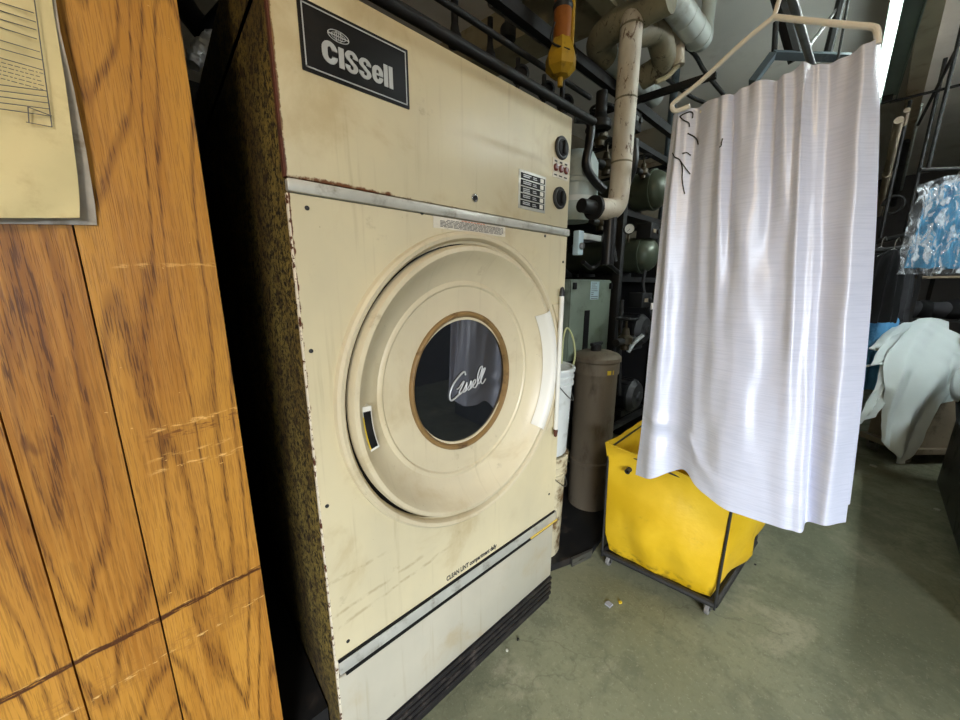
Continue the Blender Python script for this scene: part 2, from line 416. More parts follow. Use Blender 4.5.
        if smooth:
            me.polygons.foreach_set('use_smooth', [True]*len(me.polygons)); me.set_sharp_from_angle(angle=math.radians(smooth))
        o = bpy.data.objects.new(name, me); COL.objects.link(o); me.materials.append(MT[mat] if isinstance(mat, str) else mat)
        if parent is not None: o.parent = parent
        else: o.location = off
        return o
def thing(name, label, cat, loc, group=None):
    o = bpy.data.objects.new(name, None); COL.objects.link(o); o.location = loc; o.empty_display_size = .1
    return tag(o, label, cat, group)
def tag(o, label, cat, group=None, kind=None):
    o['label'] = label; o['category'] = cat
    if group: o['group'] = group
    if kind: o['kind'] = kind
    return o
def struct(name, mb, mat, smooth=35):
    o = mb.build(name, mat, None, smooth); o['kind'] = 'structure'; return o
def copy_tree(o, parent=None):
    c = o.copy(); COL.objects.link(c)
    if parent is not None: c.parent = parent
    for ch in list(o.children): copy_tree(ch, c)
    return c
def text_obj(name, txt, mat, parent, x0, x1, z0, z1, y, depth=.0008, bold=0., shear=0.):
    cu = bpy.data.curves.new(name, 'FONT'); cu.body = txt; cu.size = 1; cu.offset = bold; cu.extrude = .5; cu.shear = shear
    cu.resolution_u = 4
    ob = bpy.data.objects.new(name+'_tmp', cu); COL.objects.link(ob)
    bpy.context.view_layer.update()
    me = bpy.data.meshes.new_from_object(ob.evaluated_get(bpy.context.evaluated_depsgraph_get()))
    bpy.data.objects.remove(ob); bpy.data.curves.remove(cu)
    xs = [v.co.x for v in me.vertices]; ys = [v.co.y for v in me.vertices]
    ax, bx, ay, by = min(xs), max(xs), min(ys), max(ys)
    root = parent
    while root.parent is not None: root = root.parent
    for v in me.vertices:
        X = x0+(v.co.x-ax)/(bx-ax)*(x1-x0); Z = z0+(v.co.y-ay)/(by-ay)*(z1-z0)
        v.co = Vector((X, y-(v.co.z+.5)*depth, Z))-root.location
    o = bpy.data.objects.new(name, me); COL.objects.link(o); me.materials.append(MT[mat]); o.parent = parent
    return o

# ------------------------------------------------------------------ the setting
XW, XE, YF, YB, ZC = -3.4, 9.0, -2.6, 2.6, 3.1
struct('floor', MB().box((XW, YF, -.1), (XE, YB, 0)), 'floor')
struct('ceiling', MB().box((XW, YF, ZC), (XE, YB, ZC+.1)), 'ceil')
struct('wall_back', MB().box((XW, YB, 0), (XE, YB+.1, ZC)), 'wall')
struct('wall_end', MB().box((XE, YF, 0), (XE+.1, YB, ZC)), 'darkwall')
struct('wall_partition', MB().box((4.3, .85, 0), (4.4, YB, ZC)), 'wall')
struct('wall_rear', MB().box((XW-.1, YF, 0), (XW, YB, ZC)), 'darkwall')
# shop front behind the viewer with one wide window
WX0, WX1, WZ0, WZ1 = -3.2, -.5, .12, 2.02
m = MB(); m.box((XW, YF-.12, 0), (WX0, YF, ZC)); m.box((WX1, YF-.12, 0), (XE, YF, ZC))
m.box((WX0, YF-.12, 0), (WX1, YF, WZ0)); m.box((WX0, YF-.12, WZ1), (WX1, YF, ZC))
struct('wall_front', m, 'darkwall')
m = MB()
for x in (WX0, (WX0+WX1)/2-.03, WX1-.06): m.box((x, YF-.1, WZ0), (x+.06, YF-.04, WZ1))
m.box((WX0, YF-.1, WZ0), (WX1, YF-.04, WZ0+.06)); m.box((WX0, YF-.1, WZ1-.06), (WX1, YF-.04, WZ1))
struct('window_1', m, 'steel')
# wood panelled wall with its grooves cut between the boards
WY = .86
edges = [.0965, -.0784, -.196, -.36, -.5, -.7, -.84, -1.05, -1.15, -1.3, -1.5, -1.75, -2., -2.3, -2.6, -2.9, XW]
m = MB()
for a, b in zip(edges, edges[1:]):
    m.box((b+.0013, WY, 0), (a-(.0013 if a != .0965 else 0), WY+.02, ZC))
o = struct('wall_left', m, 'wood'); 
off = o.location.copy()
for v in o.data.vertices: v.co += off
o.location = (0, 0, 0)
struct('gap_light_block', MB().box((.06, WY+.021, 0), (.088, 2.2, ZC)), 'bsteel')  # unseen wall added to keep bounced light out of the gap
struct('gap_shade_box', MB().box((.09, WY+.06, 0), (.217, 2.2, .16)), 'bsteel')  # black box added in the gap, standing in for shade on its floor
struct('trim_1', MB().box((XW, WY+.012, 0), (.092, WY+.03, ZC)), 'groove')
# wall ledge, ceiling beams
struct('trim_2', MB().box((4.2, .85, 2.72), (4.3, YB, 2.78)).box((4.24, .85, 2.62), (4.3, YB, 2.72)), 'beam')
struct('beam_1', MB().box((1.6, -.02, 2.86), (8.4, .07, ZC)), 'beam')

# ------------------------------------------------------------------ tumble dryer
DX0, DX1, DY = .219, 1.15, .79
dry = thing('tumble_dryer', 'large cream industrial tumble dryer with a round glazed door, rusty along its edges', 'tumble dryer', (DX0, DY, 0))
m = MB()
m.box((DX0+.003, DY+.012, .03), (DX0+.023, DY+1.15, 2.10), .002)
m.box((DX1-.02, DY+.012, .03), (DX1-.002, DY+1.15, 1.962), .002)
m.box((DX0+.003, DY+.012, 1.942), (DX1-.002, DY+1.15, 1.963), .002)
m.box((DX0+.003, DY+1.13, .03), (DX1-.002, DY+1.15, 1.96))
m.box((DX0+.003, DY+.05, .0), (DX1-.002, DY+1.15, .05))
body = m.build('cabinet_shell', 'side', dry)
MB().box((DX0+.024, DY+.42, 1.964), (DX1-.05, DY+1.14, 2.09), .004).build('rear_housing', 'side', dry)
def plate_hole(x0, x1, z0, z1, cx, cz, r, y0, y1, n=64):
    m = MB(); bm = m.bm
    def ringsq(y):
        C = []; S = []
        for k in range(n):
            a = 2*PI*k/n; dx, dz = math.cos(a), math.sin(a)
            t = min((x1-cx)/dx if dx > 1e-9 else 1e9, (x0-cx)/dx if dx < -1e-9 else 1e9, (z1-cz)/dz if dz > 1e-9 else 1e9, (z0-cz)/dz if dz < -1e-9 else 1e9)
            C.append(bm.verts.new((cx+dx*r, y, cz+dz*r))); S.append(bm.verts.new((cx+dx*t, y, cz+dz*t)))
        # pull the nearest ray onto each corner
        for X in (x0, x1):
            for Z in (z0, z1):
                v = min(S, key=lambda q: (q.co.x-X)**2+(q.co.z-Z)**2); v.co.x = X; v.co.z = Z
        return C, S
    C0, S0 = ringsq(y0); C1, S1 = ringsq(y1)
    for k in range(n):
        j = (k+1) % n
        bm.faces.new((C0[k], C0[j], S0[j], S0[k])); bm.faces.new((C1[k], S1[k], S1[j], C1[j]))
        bm.faces.new((S0[k], S0[j], S1[j], S1[k])); bm.faces.new((C0[k], C1[k], C1[j], C0[j]))
    return m
CX, CZ = .693, 1.103
MB().box((DX0, DY, 1.606), (DX1, DY+.013, 1.966), .003).build('upper_panel', 'enamel', dry)
plate_hole(DX0, DX1, .455, 1.577, CX, CZ, .415, DY, DY+.013).build('front_panel', 'enamel', dry, 25)
MB().box((DX0, DY+.001, .128), (DX1, DY+.013, .392), .003).build('lint_panel', 'enamel2', dry)
# rusty corner flange and chipped edge
MB().box((DX0-.0035, DY+.002, 1.606), (DX0+.004, DY+.016, 1.966), .001).build('corner_flange', 'rust', dry)
MB().box((DX0-.0035, DY+.002, .13), (DX0+.004, DY+.011, 1.577), .001).build('corner_flange', 'chip', dry)
m = MB().box((DX0-.002, DY-.008, 1.579), (DX1+.006, DY+.01, 1.603), .004)
m.build('trim_strip', 'strip', dry)
st = MB().box((DX0+.004, DY-.006, .408), (DX1+.014, DY+.012, .446), .002).build('trim_strip', 'strip', dry)
MB().box((DX0+.004, DY-.004, .446), (DX1, DY+.012, .455)).box((DX0+.02, DY-.004, .393), (DX1, DY+.012, .408)).build('dark_line', 'black', st)  # black strips along both edges of the lower trim
MB().box((DX1-.16, DY-.009, .402), (DX1+.016, DY-.002, .409)).build('yellowed_edge', 'yelledge', st)['label'] = 'yellowed edge of the lower strip'
m = MB(); m.box((DX0, DY+.004, .0), (DX1, DY+.02, .127))
for k in range(4): m.box((DX0, DY-.006, .03+k*.025), (DX1+.002, DY+.006, .046+k*.025), .004)
m.build('kick_plate', 'rubber', dry)
# fixed door surround
m = MB(); m.lathe((CX, DY, CZ), (0, -1, 0), [(.408, -.03), (.408, .008), (.414, .018), (.423, .02), (.430, .014), (.433, 0)], 96)
m.stretch(CX, CZ, .985, 1.035).build('door_surround', 'door', dry)
door = MB().lathe((CX, DY, CZ), (0, -1, 0), [(.398, -.02), (.398, .012), (.392, .022), (.381, .024), (.374, .018), (.366, .006), (.345, -.018), (.325, -.032), (.309, -.04), (.303, -.043), (.296, -.039), (.290, -.039), (.285, -.044), (.25, -.046), (.19, -.0462), (.19, -.06)], 128).stretch(CX, CZ, .985, 1.035).build('door', 'door', dry)
MB().lathe((CX, DY, CZ), (0, -1, 0), [(.412, -.031), (.412, -.012), (.394, -.012), (.394, -.031)], 96).stretch(CX, CZ, .985, 1.035).build('door_gasket', 'black', dry)
MB().lathe((CX, DY, CZ), (0, -1, 0), [(.205, -.05), (.203, -.038), (.199, -.034), (.193, -.036), (.188, -.044), (.186, -.056)], 96).stretch(CX, CZ+.12, 1., 1.0).stretch(CX, CZ, .985, 1.09).build('window_gasket', 'rim', door)
MB().lathe((CX, DY, CZ), (0, -1, 0), [(0, -.049), (.1, -.0495), (.19, -.051), (.19, -.056), (0, -.056)], 96).stretch(CX, CZ+.12, 1., 1.0).stretch(CX, CZ, .985, 1.09).build('window_glass', 'glass', door)
MB().lathe((CX, DY, CZ), (0, -1, 0), [(.36, -.06), (.36, -.7), (0, -.72)], 64).build('drum', 'drum', dry)
# script lettering on the glass
def brush(pts, r, name, mat, par, y, flat=.0015, n=6):
    m = MB(); P = catmull([Vector((p[0], y, p[1])) for p in pts], n)
    m.tube(P, r, 8)
    return m.build(name, mat, par)
def gl(x, y): p = onY(430+x/12., 350+y/12., DY+.047); return (p.x, p.z)
sc1 = [(425, 300), (415, 265), (390, 270), (340, 325), (285, 400), (248, 480), (235, 560), (250, 605), (290, 585), (340, 540), (390, 500)]
sc2 = [(320, 470), (345, 455), (375, 410), (405, 375), (385, 430), (355, 490), (350, 530), (385, 505), (425, 430), (440, 390), (437, 430), (425, 480), (400, 505), (440, 475), (478, 410), (490, 370), (492, 415), (480, 460), (455, 480), (500, 445), (540, 390), (545, 355), (520, 370), (510, 420), (525, 450), (555, 430), (590, 330), (620, 240), (625, 195), (600, 215), (572, 300), (570, 380), (590, 395), (630, 300), (660, 220), (640, 230), (612, 320), (610, 385), (630, 400), (665, 345)]
m = MB()
for S_, r_ in ((sc1, .0028), (sc2, .0022)):
    m.tube(catmull([Vector((gl(*p)[0], DY+.046, gl(*p)[1])) for p in S_], 5), r_, 6)
m.build('script_lettering', 'silver', door)
# recessed pull
hp = [onY(362, 402, DY+.005), onY(366, 403, DY+.008), onY(369, 446, DY+.008), onY(361.5, 448, DY+.006)]
hx, hz = CX-.362, 1.065
def arc_panel(r0, r1, a0, a1, y0, y1, n=10):
    m = MB(); poly = [Vector((CX+r0*math.cos(a), y0, CZ+r0*math.sin(a))) for a in [a0+(a1-a0)*k/n for k in range(n+1)]]
    poly += [Vector((CX+r1*math.cos(a), y0-(y0-y1)*0, CZ+r1*math.sin(a))) for a in [a1+(a0-a1)*k/n for k in range(n+1)]]
    return m.prism(poly, (0, y1-y0, 0))
ha0, ha1 = PI-.035, PI+.30
hd_ = arc_panel(.338, .380, ha0, ha1, DY-.006, DY+.03).build('door_pull', 'white', door)
arc_panel(.341, .359, ha0+.035, ha1-.02, DY-.008, DY-.005).build('pull_recess', 'black', hd_)
arc_panel(.359, .375, ha0+.07, ha1-.02, DY-.008, DY-.005).build('pull_liner', 'amberin', hd_)
# hinge side: bracket plate, cover band and long hinge rod
def cpt(r, a, y): return Vector((CX+r*math.cos(a), y, CZ+r*math.sin(a)))
m = MB(); n = 14; a0, a1 = -.60, .56
poly = [cpt(.437, a0+(a1-a0)*k/n, DY-.014) for k in range(n+1)]
poly += [Vector((1.125, DY-.014, poly[-1].z+.0)), Vector((1.125, DY-.014, poly[0].z))]
m.prism(poly, (0, .013, 0)); m.build('hinge_bracket', 'door', dry)
hr = MB().cyl((1.098, DY-.026, .85), (1.098, DY-.026, 1.365), .0085, 16).build('hinge_rod', 'white', dry)
MB().lathe((1.098, DY-.026, 1.365), (0, 0, 1), [(.010, 0), (.010, .012), (.006, .03), (0, .034)], 16).build('hinge_finial', 'dsteel', hr)
MB().lathe((1.098, DY-.026, .85), (0, 0, -1), [(.009, 0), (.009, .01), (.006, .03), (0, .034)], 16).build('hinge_finial', 'rust', hr)
m = MB(); ang = [a0+(a1-a0)*k/8 for k in range(9)]
m.sheet([[cpt(r_q, q, y_q) for q in ang] for r_q, y_q in ((.352, DY+.004), (.362, DY-.012), (.372, DY-.026), (.386, DY-.032), (.399, DY-.024))], 3, 3, None, .002)
m.stretch(CX, CZ, .985, 1.035).build('hinge_band', 'white', door)
# name plate
npx0, npx1, npz0, npz1 = .266, .497, 1.80, 1.918
npl = MB().box((npx0, DY-.003, npz0), (npx1, DY+.001, npz1), .001).build('name_plate', 'black', dry)
m = MB(); i_ = .006; w_ = .0022
for (a, b, c, d) in ((npx0+i_, npz0+i_, npx1-i_, npz0+i_+w_), (npx0+i_, npz1-i_-w_, npx1-i_, npz1-i_), (npx0+i_, npz0+i_, npx0+i_+w_, npz1-i_), (npx1-i_-w_, npz0+i_, npx1-i_, npz1-i_)):
    m.box((a, DY-.0038, b), (c, DY-.002, d))
m.build('plate_border', 'silver', npl)
def fp(x, y): return onY(290+x/6.546, y/6.546, DY-.003)
# heavy condensed letters drawn as strokes
L0 = fp(205, 420); L1 = fp(668, 560); T0 = fp(212, 250); 
lx0, lx1 = fp(208, 330).x, fp(670, 480).x; lz0, lz1 = fp(215, 400).z+.0, fp(210, 250).z
lw = (lx1-lx0)
m = MB(); yy = DY-.003; dep = (0, -.0014, 0)
def P2(u, v): return Vector((lx0+u*lw, yy, lz0+v*(lz1-lz0)))
def stroke_c(u0, u1, v0, v1, t, gap, kind):
    # rounded ring letter; kind 'c','e','s'
    cu = (u0+u1)/2; ru = (u1-u0)/2; rv = ru*lw/(lz1-lz0); tu = t; tv = t*lw/(lz1-lz0)*.8
    def ring(ru_, rv_, n=8, top=True):
        pts = []
        return pts
    if kind in 'ce':
        # outer loop, clockwise, opened on the right
        def outl(r, q, side):
            P = []
            for k in range(9): a = PI*k/8; P.append((cu+r*math.cos(a), v1-q-0+ (rv-(rv-q if side else 0))*0 + q*0 + (rv)*0 + 0))
            return P
        top = [(cu+ru*math.cos(PI*k/10), v1-rv+rv*math.sin(PI*k/10)) for k in range(11)]
        bot = [(cu+ru*math.cos(PI+PI*k/10), v0+rv+rv*math.sin(PI+PI*k/10)) for k in range(11)]
        ri, qi = ru-tu, rv-tv
        topi = [(cu+ri*math.cos(PI*k/10), v1-rv+qi*math.sin(PI*k/10)) for k in range(11)]
        boti = [(cu+ri*math.cos(PI+PI*k/10), v0+rv+qi*math.sin(PI+PI*k/10)) for k in range(11)]
        gv1, gv0 = gap
        outer = [(cu+ru, gv1)]+top+bot+[(cu+ru, gv0)]; inner = [(cu+ri, gv1)]+topi+boti+[(cu+ri, gv0)]
        for a, b, c, d in zip(outer, outer[1:], inner[1:], inner):
            m.prism([P2(*a), P2(*b), P2(*c), P2(*d)], dep)
        if kind == 'e':
            m.prism([P2(cu-ri, gv1-.07), P2(cu+ru, gv1-.07), P2(cu+ru, gv1+.02), P2(cu-ri, gv1+.02)], dep)
xh = .70
stroke_c(0, .20, 0, 1., .072, (.62, .36), 'c')
m.prism([P2(.215, 0), P2(.285, 0), P2(.285, .92), P2(.215, .92)], dep)
def letter_s(u0, u1, v0, v1, t):
    cu = (u0+u1)/2; ru = (u1-u0)/2-t/2; h = v1-v0
    pts = [(u1-t*.46, v1-h*.31), (u1-t*.46, v1-h*.20), (cu+ru*.55, v1-h*.075), (cu, v1-h*.05), (cu-ru*.6, v1-h*.085), (u0+t*.48, v1-h*.22), (u0+t*.62, v1-h*.36), (cu-ru*.25, v1-h*.45), (cu+ru*.25, v0+h*.45), (u1-t*.62, v0+h*.36), (u1-t*.48, v0+h*.22), (cu+ru*.6, v0+h*.085), (cu, v0+h*.05), (cu-ru*.55, v0+h*.075), (u0+t*.46, v0+h*.20), (u0+t*.46, v0+h*.31)]
    C_ = catmull([P2(*p) for p in pts], 4)
    hw = t*lw/2
    polyL = []; polyR = []
    for i, a in enumerate(C_):
        d = (C_[min(i+1, len(C_)-1)]-C_[max(i-1, 0)]).normalized(); n_ = Vector((-d.z, 0, d.x))
        w2 = hw*(1-.42*abs(d.x)); polyL.append(a+n_*w2); polyR.append(a-n_*w2)
    for i in range(len(C_)-1):
        m.prism([polyL[i], polyR[i], polyR[i+1], polyL[i+1]], dep)
letter_s(.30, .475, 0, .95, .072); letter_s(.49, .665, 0, .90, .072)
stroke_c(.68, .845, 0, .86, .062, (.46, .30), 'e')
m.prism([P2(.86, 0), P2(.922, 0), P2(.922, 1.08), P2(.86, 1.08)], dep); m.prism([P2(.938, 0), P2(1, 0), P2(1, 1.08), P2(.938, 1.08)], dep)
m.build('plate_lettering', 'silver', npl, 0)
m = MB(); ec = fp(317, 242); 
def ell(a, b, r): m.tube([Vector((ec.x+a*math.cos(2*PI*k/24), DY-.0033, ec.z+b*math.sin(2*PI*k/24))) for k in range(25)], r, 6)
ell(.021, .0095, .0008); ell(.0145, .0060, .0006); ell(.0075, .0095, .0006)
for dx in (-.004, .0, .004): m.box((ec.x+dx-.0005, DY-.0043, ec.z-.006), (ec.x+dx+.0005, DY-.0028, ec.z+.008))
m.box((ec.x-.020, DY-.0043, ec.z-.0008), (ec.x+.020, DY-.0028, ec.z+.0008))
m.build('plate_emblem', 'silver', npl)
# warning label
lb = MB().box((.556, DY-.0012, 1.548), (.822, DY+.001, 1.577)).build('warning_label', 'label', dry)
m = MB(); r_ = random.Random(3)
for k in range(6):
    z = 1.5695-k*.0034; x = .578 if k else .60
    while x < .808:
        w = r_.uniform(.006, .02); m.box((x, DY-.0018, z), (min(x+w, .812), DY-.001, z+.0018)); x += w+.003
m.build('label_print', 'inkgrey', lb)
m = MB(); x = .65
while x < .73: w = r_.uniform(.006, .014); m.box((x, DY-.0018, 1.5728), (x+w, DY-.001, 1.5752)); x += w+.003
m.build('label_heading', 'inkred', lb)
# control plate
cp = MB().box((.879, DY-.002, 1.640), (1.013, DY+.001, 1.752), .0008).build('instruction_plate', 'strip', dry)
m = MB(); m2 = MB(); m3 = MB()
for k in range(5):
    z1_ = 1.744-k*.0198; m.box((.887, DY-.0028, z1_-.0165), (1.006, DY-.0015, z1_))
    for q in range(2 if k != 2 else 3):
        m2.box((.898, DY-.0034, z1_-.0065-q*.005), (.925+r_.uniform(0, .012), DY-.0025, z1_-.004-q*.005))
    m2.box((.945, DY-.0034, z1_-.012), (.965, DY-.0025, z1_-.010)); m2.box((.945, DY-.0034, z1_-.007), (.962, DY-.0025, z1_-.005))
    m3.box((.982, DY-.0036, z1_-.0145), (.999, DY-.0025, z1_-.002), .001)
m.build('dark_band', 'black', cp); m2.build('band_print', 'silver', cp)
m3.build('number_tab', 'white', cp)
# dials, push buttons and key lock
for z in (1.858, 1.700):
    k = MB().lathe((1.091, DY, z), (0, -1, 0), [(.036, 0), (.036, .006), (.032, .009), (.027, .009), (.027, .004), (0, .004)], 40).build('dial', 'dsteel', dry)
    m = MB().lathe((1.091, DY, z), (0, -1, 0), [(.027, .003), (.026, .010), (.022, .012), (0, .012)], 32); m.box((1.085, DY-.020, z-.021), (1.097, DY-.010, z+.021), .004)
    m.build('dial_knob', 'black', k)
bp = MB().box((1.046, DY-.0015, 1.762), (1.138, DY+.001, 1.822)).build('button_plate', 'label', dry)
for x in (1.063, 1.092, 1.121):
    MB().lathe((x, DY, 1.793), (0, -1, 0), [(.0115, 0), (.0115, .006), (.009, .009), (0, .010)], 20).build('push_button', 'redbtn', bp)
    MB().box((x-.007, DY-.0022, 1.810), (x+.007, DY-.001, 1.815)).build('button_caption', 'ink', bp)
    MB().box((x-.008, DY-.0022, 1.768), (x+.008, DY-.001, 1.772)).build('button_caption', 'ink', bp)
kl = MB().lathe((.697, DY, 1.640), (0, -1, 0), [(.011, 0), (.011, .004), (.008, .006), (.005, .006), (.005, .002), (0, .002)], 24).build('key_lock', 'chrome', dry)
MB().lathe((.697, DY, 1.640), (0, -1, 0), [(.0065, .0055), (.0065, .0064), (0, .0064)], 20).build('keyhole', 'black', kl)
# screws
for px, py in ((307, 208), (422, 213), (514, 226), (545, 236), (311, 351), (327, 506), (348, 641), (549, 494), (563, 262)):
    p = onY(px, py, DY)
    m = MB().lathe((p.x, DY, p.z), (0, -1, 0), [(.0048, -.001), (.0045, .0015), (.002, .0024), (0, .0024)], 14); m.build('screw', 'dsteel', dry)
# lettering low on the panel
a = onY(446, 572, DY); b = onY(497, 545, DY)
text_obj('lint_lettering', 'CLEAN LINT compartment daily', 'ink', dry, .573, .80, .461, .484, DY, .0008, .03)

# ------------------------------------------------------------------ papers in a sleeve on the wood wall
pf = thing('document_sleeve', 'clear sleeve of yellowed printed forms pinned to the wood panelling', 'paper', (-.17, WY, 1.478))
def wl(x, y, Y): return onY(x, y, Y)
m = MB(); P = [wl(-40, 223, WY-.004), wl(97, 225, WY-.004), wl(95, 205, WY-.007), wl(86, 150, WY-.012), wl(73, 85, WY-.016), wl(60, 30, WY-.018), wl(54, -10, WY-.018), wl(49, -50, WY-.018), wl(-40, -50, WY-.018)]
m.prism([Vector(p) for p in P], (0, .003, 0)); m.build('plastic_sleeve', 'sleeve', pf)
rows = []
for k, yv in enumerate((-50, 20, 80, 140, 190, 218)):
    xr = (44, 55, 65, 73, 79, 80)[k]
    rows.append([wl(x, yv, WY-.022-.004*math.sin(k*1.7+x*.05)) for x in (-40, 0, xr*.5, xr)])
MB().sheet(rows, 6, 6, lambda u, v, p: Vector((0, .0025*mnoise.noise(p*22), 0)), .0012).build('paper_sheet', 'paper', pf)
m = MB()
def ln(x0, y0, x1, y1, t=.0006):
    a = wl(x0, y0, WY-.0285); b = wl(x1, y1, WY-.0285); m.tube([a, b], t, 4)
for (x0, y0, x1, y1) in ((-20, -4, 34, 13), (-20, 4, 36, 22), (-20, 13, 36.5, 30), (-20, 21, 37, 39), (-20, 34, 40, 52), (-20, 43, 42, 60), (-20, 52, 43, 70), (-20, 82, 46.5, 91), (-20, 88, 47.5, 97), (-20, 94, 48.5, 103), (-20, 100, 49.5, 109), (-20, 106, 50.5, 116), (28, 107, 52, 116), (26, 122, 52, 127), (33, -10, 52, 127), (28, 107, 29, 123)): ln(x0, y0, x1, y1)
r_ = random.Random(5)
for k in range(5):
    x = -5
    while x < 40: w = r_.uniform(2, 6); yb = 62+k*4+x*.27; ln(x, yb, x+w, yb+w*.27, .0005); x += w+1.6
m.build('form_print', 'inkgrey', pf)

# ------------------------------------------------------------------ white cloth on its hanger
HX = 1.27
hg = thing('garment_hanger', 'off-white tubular hanger holding up the white satin cloth', 'hanger', onX(775, 18, HX))
nk = onX(774, 17, HX)
m = MB()
m.tube([nk, onX(740, 45, HX), onX(700, 82, HX), onX(677, 100, HX), onX(672, 106, HX), onX(676, 111, HX+.005), onX(690, 106, HX+.01)], .0066, 10, 4)
m.tube([nk, onX(800, 20, HX), onX(850, 25, HX), onX(872, 27, HX), onX(877, 31, HX), onX(878, 44, HX)], .0066, 10, 4)
m.tube([onX(700, 112, HX+.03), onX(780, 90, HX+.026), onX(864, 60, HX+.03)], .004, 10)
m.build('hanger_bar', 'hanger', hg)
m = MB(); hk = nk+Vector((0, 0, .005))
m.tube([nk, nk+Vector((0, -.005, .03)), nk+Vector((0, -.012, .06)), nk+Vector((0, -.02, .10)), nk+Vector((0, 0, .13)), nk+Vector((0, .02, .115))], .0055, 10, 4)
m.build('hanger_hook', 'hanger', hg)
rail = thing('hanging_rail', 'steel rail above the white cloth held by two ceiling rods', 'rail', (.9, nk.y, 2.1))
rz = nk.z+.1135
MB().cyl((.75, nk.y, rz), (2.6, nk.y, rz), .011).build('rail_tube', 'steel', rail)
for x in (.8, 2.5): MB().cyl((x, nk.y, rz), (x, nk.y, ZC), .005, 10).build('rail_rod', 'dsteel', rail)

cols = [ # top pixel, bottom pixel, X at top, X at bottom
 ((673, 116), (636.5, 474), 1.300, 1.300), ((682, 111), (652, 477), 1.292, 1.280), ((694, 106), (668, 474), 1.284, 1.268), ((704, 101), (684, 471), 1.264, 1.262),
 ((716, 99), (696, 484), 1.262, 1.256), ((728, 96), (712, 496), 1.260, 1.250), ((741, 91), (728, 506), 1.260, 1.247), ((755, 85), (745, 513), 1.258, 1.244),
 ((770, 81), (760, 520), 1.258, 1.240), ((786, 76), (776, 526), 1.256, 1.236), ((800, 66), (790, 532), 1.254, 1.230), ((818, 63), (801, 536), 1.256, 1.226), ((838, 57), (806, 524), 1.258, 1.262),
 ((858, 49), (823, 522), 1.260, 1.275), ((872, 43), (835, 521), 1.266, 1.300), ((880, 38), (846, 521), 1.280, 1.330)]
NV = 9; rows = []
for i in range(NV):
    v = i/(NV-1); row = []
    for k, (a, b, xa, xb) in enumerate(cols):
        w = v**1.0
        px = a[0]+(b[0]-a[0])*w; py = a[1]+(b[1]-a[1])*v; X = xa+(xb-xa)*v
        if k >= 13: px += 9*math.sin(PI*v)*(k-12)/3.
        row.append(onX(px, py, X))
    rows.append(row)
nf = len(cols)-1
def folds(u, v, p):
    a = 0
    for c, w, amp, sl, v1 in ((.05, .016, .012, .02, 1), (.15, .03, -.016, -.01, 1), (.31, .020, .014, .02, .85), (.36, .012, -.010, .03, .5), (.46, .045, .012, -.05, 1), (.56, .018, -.012, -.06, .45), (.60, .03, .014, .03, .35), (.69, .018, .016, -.06, .8), (.78, .06, -.016, -.02, 1), (.88, .03, .014, .0, 1)):
        d = (u-(c+sl*v))/(w*(1+v*1.3)); a -= amp*math.exp(-d*d)*(.9+.5*v if v1 == 1 else max(0., 1-(v/v1)**2)*1.2)
    a -= .005*math.sin(u*62+2.2*math.sin(u*17))*math.exp(-v*9)
    a += .012*mnoise.noise(Vector((u*5, v*3, 1.3)))+.0035*mnoise.noise(Vector((u*15, v*8, 4.)))
    a -= .0035/(1+math.exp(-(v-.935)*260))
    # stitched hem near the bottom left, diagonal crease above it
    if u < .36:
        a -= .014*math.exp(-((v-.82-.38*u)/.016)**2)*max(0, 1-u/.36)*min(1, u/.09)
        a += .008*math.exp(-((v-.86-.38*u)/.02)**2)*max(0, 1-u/.36)*min(1, u/.09)
    return Vector((a*1.2, 0, 0))
cb = MB(); cb.sheet(rows, 10, 18, folds, -.0016)
# the rear half falls behind the bar
rb = []
for i in range(NV):
    v = i/(NV-1); row = []
    for k, (a, b, xa, xb) in enumerate(cols):
        f = rows[i][k]; dx = .004+.045*min(1, v*5)+.012*math.sin(k*1.3)*v
        row.append(Vector((f.x+dx, f.y, f.z+(.0 if v < .5 else .06*(v-.5)))))
    rb.append(row)
cb.sheet(rb, 5, 6, lambda u, v, p: folds(u, v, p)*.8, .0016)
cloth = tag(cb.build('satin_cloth', 'satin', None, 60), 'white satin cloth with soft vertical folds draped over the off-white hanger', 'cloth')
me = cloth.data
bvh = BVHTree.FromPolygons([v.co+cloth.location for v in me.vertices], [tuple(p.vertices) for p in me.polygons])
def on_cloth(x, y, lift=.003):
    r = ray(x, y).normalized(); h = bvh.ray_cast(CAMP, r, 10)
    return (h[0]-r*lift) if h[0] else onX(x, y, HX)
def cc(x, y): return (620+x/3.43, 40+y/3.43)
for st_ in ([(205, 262), (222, 252), (240, 246), (250, 252), (248, 268)], [(205, 262), (218, 275), (236, 284), (238, 298)], [(232, 320), (252, 330), (264, 342), (268, 358)], [(213, 390), (228, 386), (243, 396)], [(180, 388), (188, 402), (205, 411), (214, 440), (213, 475), (218, 510), (222, 528)], [(205, 411), (225, 440), (241, 460)], [(352, 338), (348, 352), (347, 362), (341, 368)]):
    m = MB(); m.tube([on_cloth(*cc(*p)) for p in st_], .0016, 6, 3)
    o = m.build('loose_thread', 'thread', None); off = o.location.copy(); o.parent = cloth; o.location = off-cloth.location; o['label'] = 'black loose thread'
# hem band line
m = MB()
hem = [(a[0][0]*0+b[0], b[1]) for a, b in zip(cols, [c[1] for c in cols])]
del m

